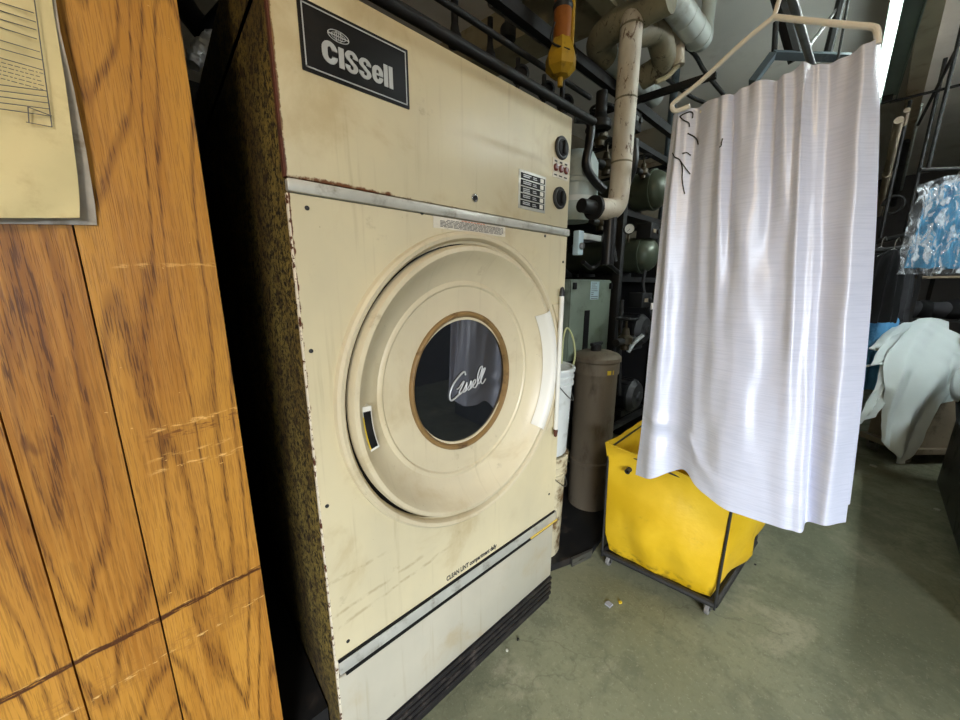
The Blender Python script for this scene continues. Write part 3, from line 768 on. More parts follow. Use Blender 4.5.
# ------------------------------------------------------------------ yellow laundry cart
ZB, ZT = .072, .66
FL = onZ(603, 552, ZB).to_2d(); FR = onZ(714, 605, ZB).to_2d(); BL = FL+Vector((.58, .03)); BR = FR+Vector((.60, -.03))
ct = thing('laundry_cart', 'yellow canvas laundry cart on casters below the white cloth', 'cart', ((FL.x+BR.x)/2, (FL.y+BR.y)/2, 0))
def c3(p, z): return Vector((p.x, p.y, z))
bs = MB()
for a, b in ((FL, FR), (FR, BR), (BR, BL), (BL, FL)):
    bs.tube([c3(a, ZB), c3(b, ZB)], .014, 8)
bs.tube([c3((FL+BL)/2, ZB), c3((FR+BR)/2, ZB)], .012, 8); bs.prism([c3(FL, ZB-.006), c3(FR, ZB-.006), c3(BR, ZB-.006), c3(BL, ZB-.006)], (0, 0, .008))
bs.build('base_frame', 'dsteel', ct)
cen = (FL+FR+BL+BR)/4
ztop = {0: .675, 1: .61, 2: .62, 3: .67}
for i, p in enumerate((FL, FR, BR, BL)):
    MB().tube([c3(cen+(p-cen)*1.01, ZB-.02), c3(cen+(p-cen)*1.035, ztop[i]-.03)], .0055, 10).build('corner_post', 'dsteel', ct)
m = MB(); rimp = [c3(cen+(p-cen)*1.02, ztop[i]-.03) for i, p in enumerate((FL, FR, BR, BL))]
m.tube(rimp+[rimp[0]], .005, 10); m.build('rim_wire', 'dsteel', ct)
# canvas bag: closed loop lofted from base to rim, bulging and sagging
bm_ = MB(); bm = bm_.bm
def loop(k, n=15):
    pts = []; cs = [FL, FR, BR, BL]
    return cs
NS = 14; NVv = 12
def bag(inner):
    G = []
    for iv in range(NVv+1):
        v = iv/NVv; row = []
        for e, (p, q) in enumerate(((FL, FR), (FR, BR), (BR, BL), (BL, FL))):
            for k in range(NS):
                t = k/NS; P = p.lerp(q, t); P = cen+(P-cen)*(.985+.05*v+.05*max(0., v-.8)/.2)
                d = (q-p).normalized(); nx = Vector((d.y, -d.x))
                if nx.dot(P-cen) < 0: nx = -nx
                rnd = math.sin(PI*t)
                bulge = .05*math.sin(PI*min(1, v*1.15))*rnd + .012*math.sin(t*16+v*5)*math.exp(-((v-.25)/.3)**2)*rnd + .022*mnoise.noise(Vector((P.x*6, P.y*6, v*4)))*rnd
                if v > .82: bulge -= .012*rnd*(v-.82)/.18*(1 if e != 3 else .2)
                # tuck in the lower corners
                sh = 1-.07*max(0, .18-v)/.18
                zt = ztop[e]*(1-t)+ztop[(e+1) % 4]*t
                sag = (.012 if e == 0 else .015)*rnd
                z0 = ZB+.012; z = z0+(zt-sag-z0)*v - (.02*math.sin(PI*t)*(1-v)**4 if e == 0 else 0)
                P = cen+(P-cen)*sh+nx*bulge
                if inner: P = cen+(P-cen)*.972; z = max(z, ZB+.025)
                row.append(bm.verts.new((P.x, P.y, z)))
        G.append(row)
    return G
A_ = bag(False); B_ = bag(True); nn = len(A_[0])
for iv in range(NVv):
    for k in range(nn):
        j = (k+1) % nn
        bm.faces.new((A_[iv][k], A_[iv][j], A_[iv+1][j], A_[iv+1][k])); bm.faces.new((B_[iv][k], B_[iv+1][k], B_[iv+1][j], B_[iv][j]))
for k in range(nn):
    j = (k+1) % nn; bm.faces.new((A_[-1][k], A_[-1][j], B_[-1][j], B_[-1][k]))
bm.faces.new(A_[0][::-1]); bm.faces.new(B_[0])
bagob = bm_.build('canvas_bag', 'canvas', ct, 50)
m = MB()
hemp = [A_ for A_ in ()]
for t in (.2,):
    P = FL.lerp(FR, t); MB().lathe((P.x-.0, P.y, .575), (-1, -.1, 0), [(.006, .02), (.012, .02), (.012, .05), (.006, .05)], 16).build('eyelet', 'dsteel', bagob)
cast0 = None
for i, p in enumerate((FL, FR, BR, BL)):
    q = cen+(p-cen)*.9
    f = MB().box((q.x-.016, q.y-.014, .026), (q.x, q.y-.011, ZB-.006)).box((q.x-.016, q.y+.011, .026), (q.x, q.y+.014, ZB-.006)).box((q.x-.02, q.y-.016, ZB-.012), (q.x+.016, q.y+.016, ZB-.004)).cyl((q.x-.008, q.y-.016, .029), (q.x-.008, q.y+.016, .029), .004, 10)
    fo = f.build('caster', 'steel', ct)
    MB().lathe((q.x-.008, q.y-.009, .029), (0, 1, 0), [(.014, 0), (.026, 0), (.029, .003), (.029, .015), (.026, .018), (.014, .018)], 28).build('caster_wheel', 'wheel', fo)

# ------------------------------------------------------------------ pails, canister and cabinets beside the dryer
def pail(cx, cy, z0, h, r, mat, label, grp=None):
    t = thing('pail', label, 'pail', (cx, cy, z0), grp)
    MB().lathe((cx, cy, z0), (0, 0, 1), [(0, 0), (r*.86, 0), (r*.88, .006), (r*.97, h*.80), (r*1.03, h*.81), (r*1.03, h*.835), (r*.975, h*.84), (r*.98, h*.88), (r*1.03, h*.885), (r*1.03, h*.91), (r*.985, h*.915), (r*.99, h*.97)], 48).build('pail_body', mat, t)
    MB().lathe((cx, cy, z0), (0, 0, 1), [(r*1.05, h*.955), (r*1.06, h*.99), (r*1.03, h), (r*.94, h), (r*.92, h*.985), (0, h*.985)], 48).build('pail_lid', mat, t)
    m = MB(); hp_ = [Vector((cx+r*1.05*math.cos(a), cy+r*1.05*math.sin(a), z0+h*.9-.12*math.sin((a+2.2)/2.4*PI))) for a in [(-2.2+2.4*k/10) for k in range(11)]]
    m.tube(hp_, .0025, 6).build('pail_handle', 'steel', t)
    return t
pc = onD(541, 450, 1.66); z1p = onD(549, 449, 1.66).z; z2p = onD(549, 366, 1.66).z
pail(pc.x, pc.y, .039, z1p-.039, .128, 'palered', 'stained cream pail on the floor beside the dryer, lowest of its stack', 'stacked pails')
pail(pc.x+.012, pc.y, z1p+.003, z2p-z1p, .132, 'pail', 'white lidded pail stacked on a cream pail beside the dryer', 'stacked pails')
# grimy canister
cn = onD(592, 430, 2.06)
t = thing('filter_canister', 'tall grimy brown canister with a clamped lid behind the yellow cart', 'canister', (cn.x, cn.y, .039))
R_ = .122
MB().lathe((cn.x, cn.y, 0), (0, 0, 1), [(0, .039), (R_, .039), (R_, .33), (R_*1.04, .335), (R_*1.04, .35), (R_, .355), (R_, .90), (R_*1.03, .91)], 40).build('canister_body', 'canister', t)
ld = MB().lathe((cn.x, cn.y, 0), (0, 0, 1), [(R_*1.06, .90), (R_*1.06, .965), (R_*1.12, .975), (R_*1.12, .995), (R_*1.02, 1.01), (R_*.7, 1.025), (0, 1.035)], 40).build('canister_lid', 'canister', t)
MB().cyl((cn.x-.02, cn.y, 1.025), (cn.x-.02, cn.y, 1.065), .03, 16).box((cn.x-.07, cn.y-.012, 1.06), (cn.x+.04, cn.y+.012, 1.078), .004).build('lid_clamp', 'bsteel', ld)
q = onD(610, 373, 1.94); MB().box((q.x-.02, q.y-.004, q.z-.012), (q.x+.025, q.y+.002, q.z+.012), rot=Matrix.Rotation(-.35, 4, 'Z')).build('warning_sticker', 'amberin', t)['label'] = 'small yellow sticker'
# grey-green cabinet
t = thing('electrical_cabinet', 'grey-green metal cabinet with a dark slot above the brown canister', 'cabinet', (1.72, 1.30, .95))
a = onY(570, 280, 1.22); b = onY(611, 280, 1.22); lo = onY(606, 350, 1.22)
cx0, cx1, cz0, cz1 = a.x, b.x, lo.z-.02, b.z
t.location = ((cx0+cx1)/2, 1.35, cz0)
MB().box((cx0, 1.222, cz0), (cx1, 1.52, cz1), .006).build('cabinet_body', 'cab', t)
fr = MB().box((cx0+.004, 1.212, cz0+.006), (cx1-.004, 1.223, cz1-.006), .003).build('cabinet_door', 'cab', t)
w_ = cx1-cx0
MB().box((cx0+w_*.34, 1.206, cz0+.01), (cx0+w_*.45, 1.213, cz0+(cz1-cz0)*.62)).build('door_slot', 'black', fr)
MB().box((cx0+w_*.45, 1.2105, cz1-.125), (cx0+w_*.66, 1.213, cz1-.012)).build('door_label', 'lightblue', fr)
m = MB(); r_ = random.Random(2)
for k in range(9): m.box((cx0+w_*.47, 1.2095, cz1-.12+k*.012), (cx0+w_*(.52+r_.uniform(0, .12)), 1.2108, cz1-.116+k*.012))
m.build('label_print', 'inkgrey', fr)
for px in (.04, .93): MB().box((cx0+w_*px, 1.2, cz1-.06), (cx0+w_*(px+.06), 1.215, cz1-.02), .003).build('door_latch', 'black', fr)
st_ = thing('cabinet_stand', 'dark steel stand under the grey-green cabinet', 'stand', ((cx0+cx1)/2, 1.37, 0))
for x in (cx0+.02, cx1-.05):
    for y in (1.24, 1.47): MB().box((x, y, .039), (x+.03, y+.03, cz0-.021)).build('leg', 'bsteel', st_)
MB().box((cx0, 1.222, cz0-.022), (cx1, 1.52, cz0-.001)).build('shelf', 'bsteel', st_)
# pale tank
pt = thing('pale_tank', 'pale blue-grey upright tank behind the dryer top right corner', 'tank', (1.62, 1.36, 1.50))
tc = onD(574, 200, 2.1); pt.location = (tc.x, tc.y, 1.5)
zt1, zt0 = onD(574, 150, 2.1).z, onD(574, 224, 2.1).z; hh_ = zt1-zt0; pt.location = (tc.x, tc.y, zt0)
MB().lathe((tc.x, tc.y, zt0), (0, 0, 1), [(0, 0), (.09, .01), (.118, .05), (.125, .09), (.125, hh_*.5), (.13, hh_*.51), (.13, hh_*.56), (.122, hh_*.58), (.118, hh_*.8), (.09, hh_*.94), (0, hh_)], 40).build('tank_shell', 'paletank', pt)
MB().lathe((tc.x, tc.y, zt0), (0, 0, 1), [(.122, .10), (.130, .10), (.130, .125), (.122, .125)], 40).build('tank_band', 'pvc', pt)
m = MB()
m.box((tc.x-.02, tc.y+.11, zt0+.10), (tc.x+.02, 2.028, zt0+.14))
m.build('wall_arm', 'bsteel', pt)
# green tanks with domed ends
def gtank(px, py, D, r, label, L_=.55):
    c = onD(px, py, D)
    t = thing('pressure_tank', label, 'tank', (c.x, c.y+L_/2, c.z-r), 'green horizontal tanks')
    MB().lathe(c, (0, 1, 0), [(r, .0), (r, L_), (r*.8, L_+r*.35), (0, L_+r*.5)], 40).build('tank_shell', 'green', t)
    MB().lathe(c, (0, -1, 0), [(r*.99, -.01), (r*.99, .012), (r*.93, r*.33), (r*.75, r*.58), (r*.45, r*.74), (0, r*.80)], 40).build('tank_dome', 'green', t)
    MB().lathe(c, (0, 1, 0), [(r, -.012), (r*1.07, -.012), (r*1.07, .012), (r, .012)], 40).build('tank_flange', 'green', t)
    return t, c
t1, c1 = gtank(654, 190, 2.62, .125, 'olive green tank with shiny domed end, the upper one')
t2, c2 = gtank(643, 255, 2.58, .120, 'olive green tank with shiny domed end, the lower one')
# rack that carries the tanks
rk = thing('equipment_rack', 'black steel equipment rack behind the pipes and green tanks', 'frame', (2.5, 1.5, 0))
fx0, fx1, fy0, fy1, fz = 2.36, 3.1, 1.20, 2.0, 2.32
for x in (fx0, fx1):
    for y in (fy0, fy1): MB().box((x-.025, y-.025, 0), (x+.025, y+.025, fz), .003).build('frame_post', 'bsteel', rk)
for z in (.35, c2.z-.16, c1.z-.165, fz):
    m = MB()
    for y in (fy0, fy1): m.box((fx0, y-.02, z-.025), (fx1, y+.02, z+.01))
    for x in (fx0, fx1): m.box((x-.02, fy0, z-.025), (x+.02, fy1, z+.01))
    if z < 2: m.box((fx0, fy0+.05, z-.006), (fx1, fy1, z+.008))
    m.build('frame_shelf', 'bsteel', rk)
MB().box((1.3, fy1+.03, .0), (fx1+.6, fy1+.06, 1.98)).build('rear_panel', 'bsteel', rk)
MB().box((fx1+.03, fy0-.2, .0), (fx1+.06, fy1+.03, 1.62)).build('side_panel', 'bsteel', rk)
for tt, c_ , r__ in ((t1, c1, .125), (t2, c2, .12)):
    for dy in (.12, .42):
        MB().prism([(c_.x-.1, c_.y+dy, c_.z-r__-.03), (c_.x+.1, c_.y+dy, c_.z-r__-.03), (c_.x+.105, c_.y+dy, c_.z-.08), (c_.x+.07, c_.y+dy, c_.z-r__+.02), (c_.x, c_.y+dy, c_.z-r__-.002), (c_.x-.07, c_.y+dy, c_.z-r__+.02), (c_.x-.105, c_.y+dy, c_.z-.08)], (0, .02, 0)).build('tank_saddle', 'bsteel', tt)

# ------------------------------------------------------------------ valves, gauge, hoses, motors of the machine
def pixtube(name, pts, r, mat, label, cat, smooth=5, seg=12, group=None):
    m = MB(); m.tube([onD(*p) for p in pts], r, seg, smooth); return tag(m.build(name, mat), label, cat, group)
pixtube('rubber_hose', [(575, 118, 1.95), (590, 122, 1.95), (589, 145, 1.95), (586, 165, 1.95), (594, 180, 1.98), (604, 190, 2.0)], .022, 'hose', 'thick black hose bending down beside the pale tank', 'hose')
pixtube('rubber_hose', [(634, 140, 2.15), (633, 165, 2.15), (624, 190, 2.2), (610, 228, 2.2), (613, 262, 2.2)], .026, 'hose', 'thick black hose running down behind the lagged elbow', 'hose')
pixtube('rubber_hose', [(655, 35, 2.3), (690, 50, 2.3), (705, 72, 2.3), (724, 95, 2.3)], .011, 'hose', 'thin black hose curving under the big white ceiling pipe', 'hose')
pixtube('rubber_hose', [(655, 70, 2.35), (690, 96, 2.35), (712, 105, 2.35)], .010, 'hose', 'thin black hose slung under the dirty lagged elbow', 'hose')
pixtube('drain_hose', [(561, 375, 1.72), (563, 340, 1.75), (567, 328, 1.78), (573, 338, 1.8), (575, 356, 1.78), (571, 372, 1.7)], .005, 'hosepale', 'pale yellow hose loop above the stacked pails', 'hose')
pixtube('rubber_hose', [(583, 262, 2.0), (592, 268, 2.1), (604, 262, 2.1), (618, 272, 2.2)], .012, 'hose', 'black hose above the grey-green cabinet', 'hose')
pixtube('steel_pipe', [(645, 270, 2.5), (643, 285, 2.5), (646, 300, 2.5), (652, 318, 2.5)], .012, 'dsteel', 'thin pipe hanging from the lower green tank', 'pipe')
pixtube('steel_pipe', [(622, 300, 2.4), (620, 330, 2.4), (619, 395, 2.4)], .014, 'dsteel', 'upright dark pipe beside the grey-green cabinet', 'pipe', 1)
pixtube('drain_hose', [(628, 352, 2.35), (634, 343, 2.35), (643, 335, 2.35)], .014, 'pvc', 'short pale hose end in the dark machine base', 'hose')
def valve(px, py, D, sc, label, ax=(0, -1, 0)):
    c = onD(px, py, D); t = thing('gate_valve', label, 'valve', c-Vector((0, 0, .04*sc)))
    MB().lathe(c-Vector((0, 0, .045*sc)), (0, 0, 1), [(.02*sc, 0), (.02*sc, .02*sc), (.034*sc, .03*sc), (.034*sc, .06*sc), (.02*sc, .07*sc), (.014*sc, .1*sc), (.006*sc, .105*sc), (.006*sc, .15*sc), (0, .15*sc)], 20).build('valve_body', 'brass', t)
    m = MB(); h = c+Vector((0, 0, .10*sc)); m.tube([h+Vector((math.cos(a)*.045*sc, math.sin(a)*.045*sc, 0)) for a in [2*PI*k/20 for k in range(21)]], .006*sc, 8)
    for k in range(3): a = k*PI/3; d = Vector((math.cos(a), math.sin(a), 0))*.045*sc; m.cyl(h-d, h+d, .004*sc, 6)
    m.build('handwheel', 'bsteel', t); 
    MB().cyl(c-Vector((.09*sc, 0, .005)), c+Vector((.09*sc, 0, -.005)), .017*sc, 14).build('valve_pipe', 'dsteel', t)
    return t
valve(600, 135, 2.2, 1.3, 'dark gate valve with handwheel left of the white upright pipe')
valve(606, 165, 2.25, 1.2, 'lower dark gate valve left of the white upright pipe')
valve(643, 172, 2.5, .9, 'small valve on top of the upper green tank')
valve(625, 340, 2.3, 1.4, 'dirty valve low down beside the brown canister')
valve(600, 222, 2.05, 1.0, 'valve below the white pipe elbow')
def gauge(px, py, D, label):
    c = onD(px, py, D); t = thing('pressure_gauge', label, 'gauge', c); ax = Vector((-.75, -.66, 0))
    MB().lathe(c, ax, [(0, -.02), (.030, -.02), (.032, 0), (.032, .008), (.028, .010)], 28).build('gauge_case', 'bsteel', t)
    fc = MB().lathe(c, ax, [(.029, .004), (.029, .006), (0, .006)], 28).build('gauge_face', 'gaugeface', t)
    u, w = frame(ax); MB().tube([c+ax*.0075-u*.004, c+ax*.0075+(u*.6+w*.8)*.02], .0014, 5).build('gauge_needle', 'ink', fc)
    MB().cyl(c-Vector((0, 0, .03)), c-Vector((0, 0, .08)), .007, 10).build('gauge_stem', 'brass', t)
gauge(629, 229, 2.3, 'small round white gauge between the two green tanks')
c = onD(579, 243, 1.75); t = thing('switch_box', 'pale blue switch plate with round knob beside the dryer corner', 'switch', c-Vector((0, 0, .05)))
MB().box((c.x-.022, c.y-.012, c.z-.055), (c.x+.022, c.y+.02, c.z+.055), .004).build('switch_plate', 'lightblue', t)
MB().lathe((c.x, c.y-.012, c.z-.015), (0, -1, 0), [(.016, 0), (.016, .008), (.012, .012), (0, .012)], 24).build('switch_knob', 'steel', t)
MB().box((c.x+.022, c.y-.002, c.z+.022), (c.x+.20, c.y+.012, c.z+.05), .003).build('switch_arm', 'pvc', t)
def motor(px, py, D, r, L_, label):
    c = onD(px, py, D); t = thing('electric_motor', label, 'motor', (c.x, c.y, c.z-r-.03))
    m = MB(); m.lathe(c, (0, 1, 0), [(r, 0), (r, L_)], 32)
    for k in range(14): a = 2*PI*k/14; d = Vector((math.cos(a), 0, math.sin(a))); m.box(c+d*r-Vector((.004, 0, .004)), c+d*(r+.008)+Vector((.004, L_, .004)))
    m.build('motor_housing', 'bsteel', t)
    MB().lathe(c, (0, -1, 0), [(r*1.05, -.01), (r*1.05, .01), (r*.8, .045), (r*.35, .055), (r*.3, .07), (0, .07)], 32).build('end_bell', 'dsteel', t)
    MB().box((c.x-r, c.y+.02, c.z-r-.04), (c.x+r, c.y+L_-.02, c.z-r+.01)).build('motor_foot', 'bsteel', t)
motor(640, 330, 2.60, .11, .3, 'dark electric motor below the green tanks')
motor(632, 395, 2.66, .12, .3, 'dark electric motor low behind the yellow cart')
for px, py, D, w, h, lab in ((640, 300, 2.5, .16, .10, 'small black relay box under the lower green tank'), (648, 232, 2.55, .14, .10, 'small black control box between the green tanks'), (630, 122, 2.4, .10, .12, 'small black regulator behind the white pipe')):
    c = onD(px, py, D); t = thing('control_box', lab, 'box', c-Vector((0, 0, h/2)))
    MB().box(c-Vector((w/2, .05, h/2)), c+Vector((w/2, .05, h/2)), .006).build('box_body', 'bsteel', t)
    MB().box(c+Vector((-w*.3, -.054, -.012)), c+Vector((.0, -.049, .012))).build('box_label', 'cardboard' if px != 630 else 'steel', t)
    MB().lathe(c+Vector((w*.25, -.05, 0)), (0, -1, 0), [(.016, 0), (.016, .012), (0, .016)], 16).build('box_knob', 'dsteel', t)
c = onD(654, 306, 2.45); tag(MB().box(c-Vector((.05, .004, .022)), c+Vector((.03, .004, .022)), .002).build('metal_bracket', 'hanger'), 'small cream bracket in the dark machinery beside the white cloth', 'bracket')

# ------------------------------------------------------------------ overhead pipework
def bent(pts): return [onD(*p) for p in pts]
top = onD(640, 42, 1.80); bot = onD(616, 185, 1.80); el = onD(606, 204, 1.80)
bx, by = onD(624.5, 120, 1.80).x, onD(624.5, 120, 1.80).y
zt_, zb_ = onD(640, 22, 1.80).z, onD(614, 200, 1.80).z
t = thing('lagged_pipe', 'white lagged pipe standing upright to the right of the dryer', 'pipe', (bx, by, zb_))
pts = [Vector((bx-.15, by+.035, zb_-.05)), Vector((bx-.08, by+.018, zb_-.05)), Vector((bx-.03, by+.006, zb_-.04)), Vector((bx, by, zb_+.03)), Vector((bx, by, zb_+.3)), Vector((bx, by, (zb_+zt_)/2)), Vector((bx, by, zt_-.06)), Vector((bx+.02, by+.01, zt_+.02)), Vector((bx+.06, by+.03, zt_+.035)), Vector((bx+.11, by+.05, zt_+.0))]
MB().tube(pts, .047, 24, 6).build('pipe_lagging', 'wrap', t)
m = MB()
for z in (zb_+.16, zb_+.42, zb_+.7): MB().lathe((bx, by, z), (0, 0, 1), [(.0475, -.004), (.049, 0), (.0475, .004)], 32).build('pipe_joint', 'canvaswrap', t)
m.bm.free()
MB().tube([Vector((bx-.045, by+.01, zb_-.07)), Vector((bx-.045, by+.01, zb_-.30))], .03, 14).build('drain_sleeve', 'hose', t)
e0 = pts[0]; MB().lathe(e0, (-1, .15, 0), [(.044, -.005), (.053, -.005), (.053, .012), (.03, .012), (.03, .09), (0, .09)], 28).build('pipe_flange', 'bsteel', t)
p9 = pts[-1]
t = thing('lagged_elbow', 'dirty cloth-lagged elbow joining the top of the white pipe', 'pipe', p9)
MB().tube([p9+Vector((-.015, -.01, .01)), onD(655, 32, 1.95), onD(662, 48, 2.0), onD(663, 60, 2.05), onD(655, 70, 2.1), onD(642, 78, 2.15)], .056, 20, 6).build('elbow_lagging', 'canvaswrap', t)
MB().tube([onD(678, 32, 2.05), onD(678, 66, 2.05)], .03, 16).build('branch_lagging', 'wrap', t)
MB().tube([onD(679, 64, 2.05), onD(668, 76, 2.05), onD(656, 82, 2.05)], .012, 8, 4).build('lagging_tie', 'cream', t)
# big white pipe along the ceiling with elbow
a = onZ(668, -6, 2.62); b = Vector((onZ(703, 36, 2.62).x, a.y, 2.62))
t = thing('ceiling_pipe', 'thick white pipe at the top, turning upward left of the hanger', 'pipe', (b.x, b.y, 2.55))
MB().tube([Vector((a.x-1.2, a.y, 2.62)), a, b], .056, 24).build('pipe_run', 'pvc', t)
MB().tube([b-Vector((.02, 0, 0)), b+Vector((.04, 0, .005)), b+Vector((.075, 0, .05)), b+Vector((.08, 0, .12)), b+Vector((.08, 0, ZC-2.62))], lambda q: .055-.022*min(1, q*1.6), 24, 5).build('pipe_elbow', 'pvc', t)
m = MB()
for k in (.45, .75, .98): MB().lathe(a.lerp(b, k), (1, 0, 0), [(.0565, -.006), (.0595, 0), (.0565, .006)], 32).build('pipe_joint', 'pvc', t)
MB().lathe(b+Vector((.08, 0, .22)), (0, 0, 1), [(.035, -.012), (.041, 0), (.035, .012)], 32).build('pipe_joint', 'pvc', t)
m.bm.free()
def xpipe(name, p0, p1, Z, r, mat, label, cat='pipe', ext=0., seg=16):
    a = onZ(p0[0], p0[1], Z); b = onZ(p1[0], p1[1], Z); y = (a.y+b.y)/2
    m = MB(); m.tube([Vector((a.x-ext, y, Z)), Vector((b.x, y, Z))], r, seg); return tag(m.build(name, mat), label, cat)
# beams on the ceiling
def zbeam(name, p0, p1, Z, w, h, mat, label, cat='beam', ext0=0, ext1=0):
    a = onZ(p0[0], p0[1], Z); b = onZ(p1[0], p1[1], Z); d = (b-a).normalized(); n = Vector((-d.y, d.x, 0))*w/2
    a = a-d*ext0; b = b+d*ext1
    m = MB().prism([a-n, b-n, b+n, a+n], (0, 0, h)); return tag(m.build(name, mat), label, cat)
zbeam('ceiling_beam', (560, 34), (640, -3), 2.9, .26, .2, 'cream', 'wide cream ceiling beam crossing behind the amber pipe', 'beam', 1.2, 0)
zbeam('ceiling_beam', (592, -6), (618, 22), 2.88, .09, .2, 'cream', 'narrow cream ceiling beam meeting the top of the lagged pipe', 'beam', .6, .2)
zbeam('steel_channel', (502, 8), (612, 92), 2.42, .035, .05, 'bsteel', 'long black steel channel running over the dryer', 'channel', .8, 1.2)
zbeam('steel_channel', (641, 102), (716, 78), 2.42, .03, .03, 'bsteel', 'black steel channel ending left of the white cloth', 'channel', .3, 0)
xpipe('duct_pipe', (601, 55), (657, 97), 2.55, .055, 'pvc', 'pale grey pipe sloping behind the lagged pipe')
de = onZ(601, 55, 2.55)
de = Vector((de.x, (de.y+onZ(657, 97, 2.55).y)/2, 2.55))
m = MB(); m.tube([de+Vector((.03, 0, 0)), de, de+Vector((-.06, -.01, .01)), de+Vector((-.10, -.07, .02)), de+Vector((-.11, -.2, .02)), de+Vector((-.11, -.36, .02))], .062, 16, 5)
tag(m.build('duct_elbow', 'canvaswrap'), 'cream grey elbow on the pipe under the ceiling beam', 'pipe')
xpipe('conduit_pipe', (579, 62), (622, 96), 2.50, .03, 'steel', 'slim grey conduit beside the black channel', ext=.6)
xpipe('steam_pipe', (440, 24), (588, 124), 2.12, .017, 'bsteel', 'black steam pipe just above the top edge of the dryer', ext=.5)
xpipe('steam_pipe', (430, -8), (590, 98), 2.30, .011, 'bsteel', 'thinner black steam pipe above the dryer', ext=.5)
MBc = 0
for px, y0, y1, D, r, lab in ((455, -10, 45, 1.6, .014, 'black upright rod above the middle of the dryer'), (490, 18, 62, 1.75, .012, 'short black rod with coupling right of the longer rod'), (561, 80, 118, 1.75, .010, 'thin dark rod beneath the amber pipe'), (600, 92, 128, 2.1, .03, 'black post below the steel channel')):
    a = onD(px, y1, D); b = onD(px, y0, D); t = thing('hanger_rod', lab, 'rod', a)
    MB().cyl(a, (a.x, a.y, b.z+.0), r, 12).build('rod_shaft', 'bsteel', t)
    MB().lathe(a+Vector((0, 0, .02)), (0, 0, 1), [(r, -.03), (r*1.9, -.025), (r*1.9, .01), (r*1.4, .02), (r, .05)], 14).build('rod_coupling', 'bsteel', t)
a = onD(508, 36, 1.9); t = thing('vent_pipe', 'dark grey pipe stub hanging between the black channels above the dryer', 'pipe', a)
MB().tube([a, onD(517, -6, 1.9)], .030, 16).build('pipe_stub', 'dsteel', t); MB().lathe(a, (0, 0, 1), [(.02, -.02), (.036, -.015), (.036, .03), (.03, .04)], 16).build('stub_collar', 'bsteel', t)
# amber pipe and yellow taped fitting
a = onD(562, -12, 1.62); b = onD(561, 58, 1.62)
t = thing('amber_pipe', 'amber pipe hanging from above with a yellow taped end fitting', 'pipe', b)
MB().cyl((b.x, b.y, b.z), (b.x, b.y, a.z+.4), .034, 20).build('pipe_run', 'copperamber', t)
MB().tube([Vector((b.x+.04, b.y-.02, b.z+.05)), Vector((b.x+.04, b.y-.02, a.z+.3))], .008, 10).build('side_tube', 'ywrap', t)
MB().lathe((b.x, b.y, b.z+.06), (0, 0, -1), [(.036, 0), (.05, .03), (.062, .06), (.060, .10), (.035, .125), (.012, .13), (.010, .16)], 7).build('taped_fitting', 'ywrap', t, 20)
m = MB(); m.lathe((b.x, b.y, b.z+.17), (0, 0, 1), [(.034, -.012), (.039, 0), (.034, .012)], 20); m.build('pipe_clamp', 'dsteel', t)
m = MB(); m.tube([Vector((b.x-.05, b.y, b.z+.1)), Vector((b.x-.065, b.y, b.z+.03)), Vector((b.x-.02, b.y-.05, b.z+.0)), Vector((b.x+.06, b.y-.03, b.z+.02)), Vector((b.x+.07, b.y, b.z+.1))], .004, 6, 4); m.build('tie_wire', 'bsteel', t)
# clips along the steam pipe
pp = onD(538, 86, 1.62)
for px, py, D, lab in ((521, 74, 1.85, 'round black valve body on the steam pipe above the dryer'), (547, 90, 1.9, 'black ring clamp on the steam pipe beside the amber pipe'), (566, 103, 1.95, 'black cap on the steam pipe near the dryer corner')):
    c = onD(px, py, D); t = thing('pipe_fitting', lab, 'fitting', c-Vector((0, 0, .03)))
    MB().lathe(c, (-.5, -.85, 0), [(.0, -.03), (.036, -.03), (.036, .012), (.026, .02), (.022, .02), (.022, .008), (0, .008)], 20).build('fitting_body', 'bsteel', t)
    MB().cyl(c+Vector((0, .02, -.06)), c+Vector((0, .02, .07)), .010, 8).build('fitting_stem', 'dsteel', t)
# steel tracks seen over the white cloth
cv = thing('conveyor_bracket', 'blue-grey steel bracket on dark struts behind the top of the white cloth', 'bracket', onD(800, 60, 1.9))
z_ = onD(800, 56, 1.9)
m = MB(); pA, pB, pC = onD(752, 83, 1.95), onD(773, 55, 1.95), onD(828, 57, 1.95); m.tube([pA, pB], .022, 4); m.tube([pB, pC, pC+(pC-pB)*.4], .022, 4); m.build('bracket_rail', 'bluegrey', cv, 20)
for a, b, r, mt_ in (((796, 60), (777, -10), .030, 'bsteel'), ((799, 60), (784, -10), .006, 'chrome'), ((802, 55), (850, -8), .008, 'steel'), ((827, 56), (843, -8), .018, 'bsteel'), ((774, 55), (776, 22), .012, 'bsteel')):
    A2 = onD(a[0], a[1], 1.97); B2 = onD(b[0], b[1], 1.97); d = B2-A2
    if b[1] < 0: B2 = A2+d*((ZC-A2.z)/d.z)
    MB().tube([A2, B2], r, 8).build('bracket_strut', mt_, cv)
m = MB(); rc = onD(792, 14, 1.95); m.tube([rc+Vector((0, .02*math.cos(q), .03*math.sin(q))) for q in [2*PI*k/16 for k in range(17)]], .003, 6); m.build('wire_ring', 'chrome', cv)
a = onD(672, 112, 3.1); tag(MB().cyl((a.x, a.y, 0), (a.x, a.y, ZC), .028, 16).build('steel_post', 'bluegrey'), 'slim grey post standing behind the left edge of the cloth', 'post')

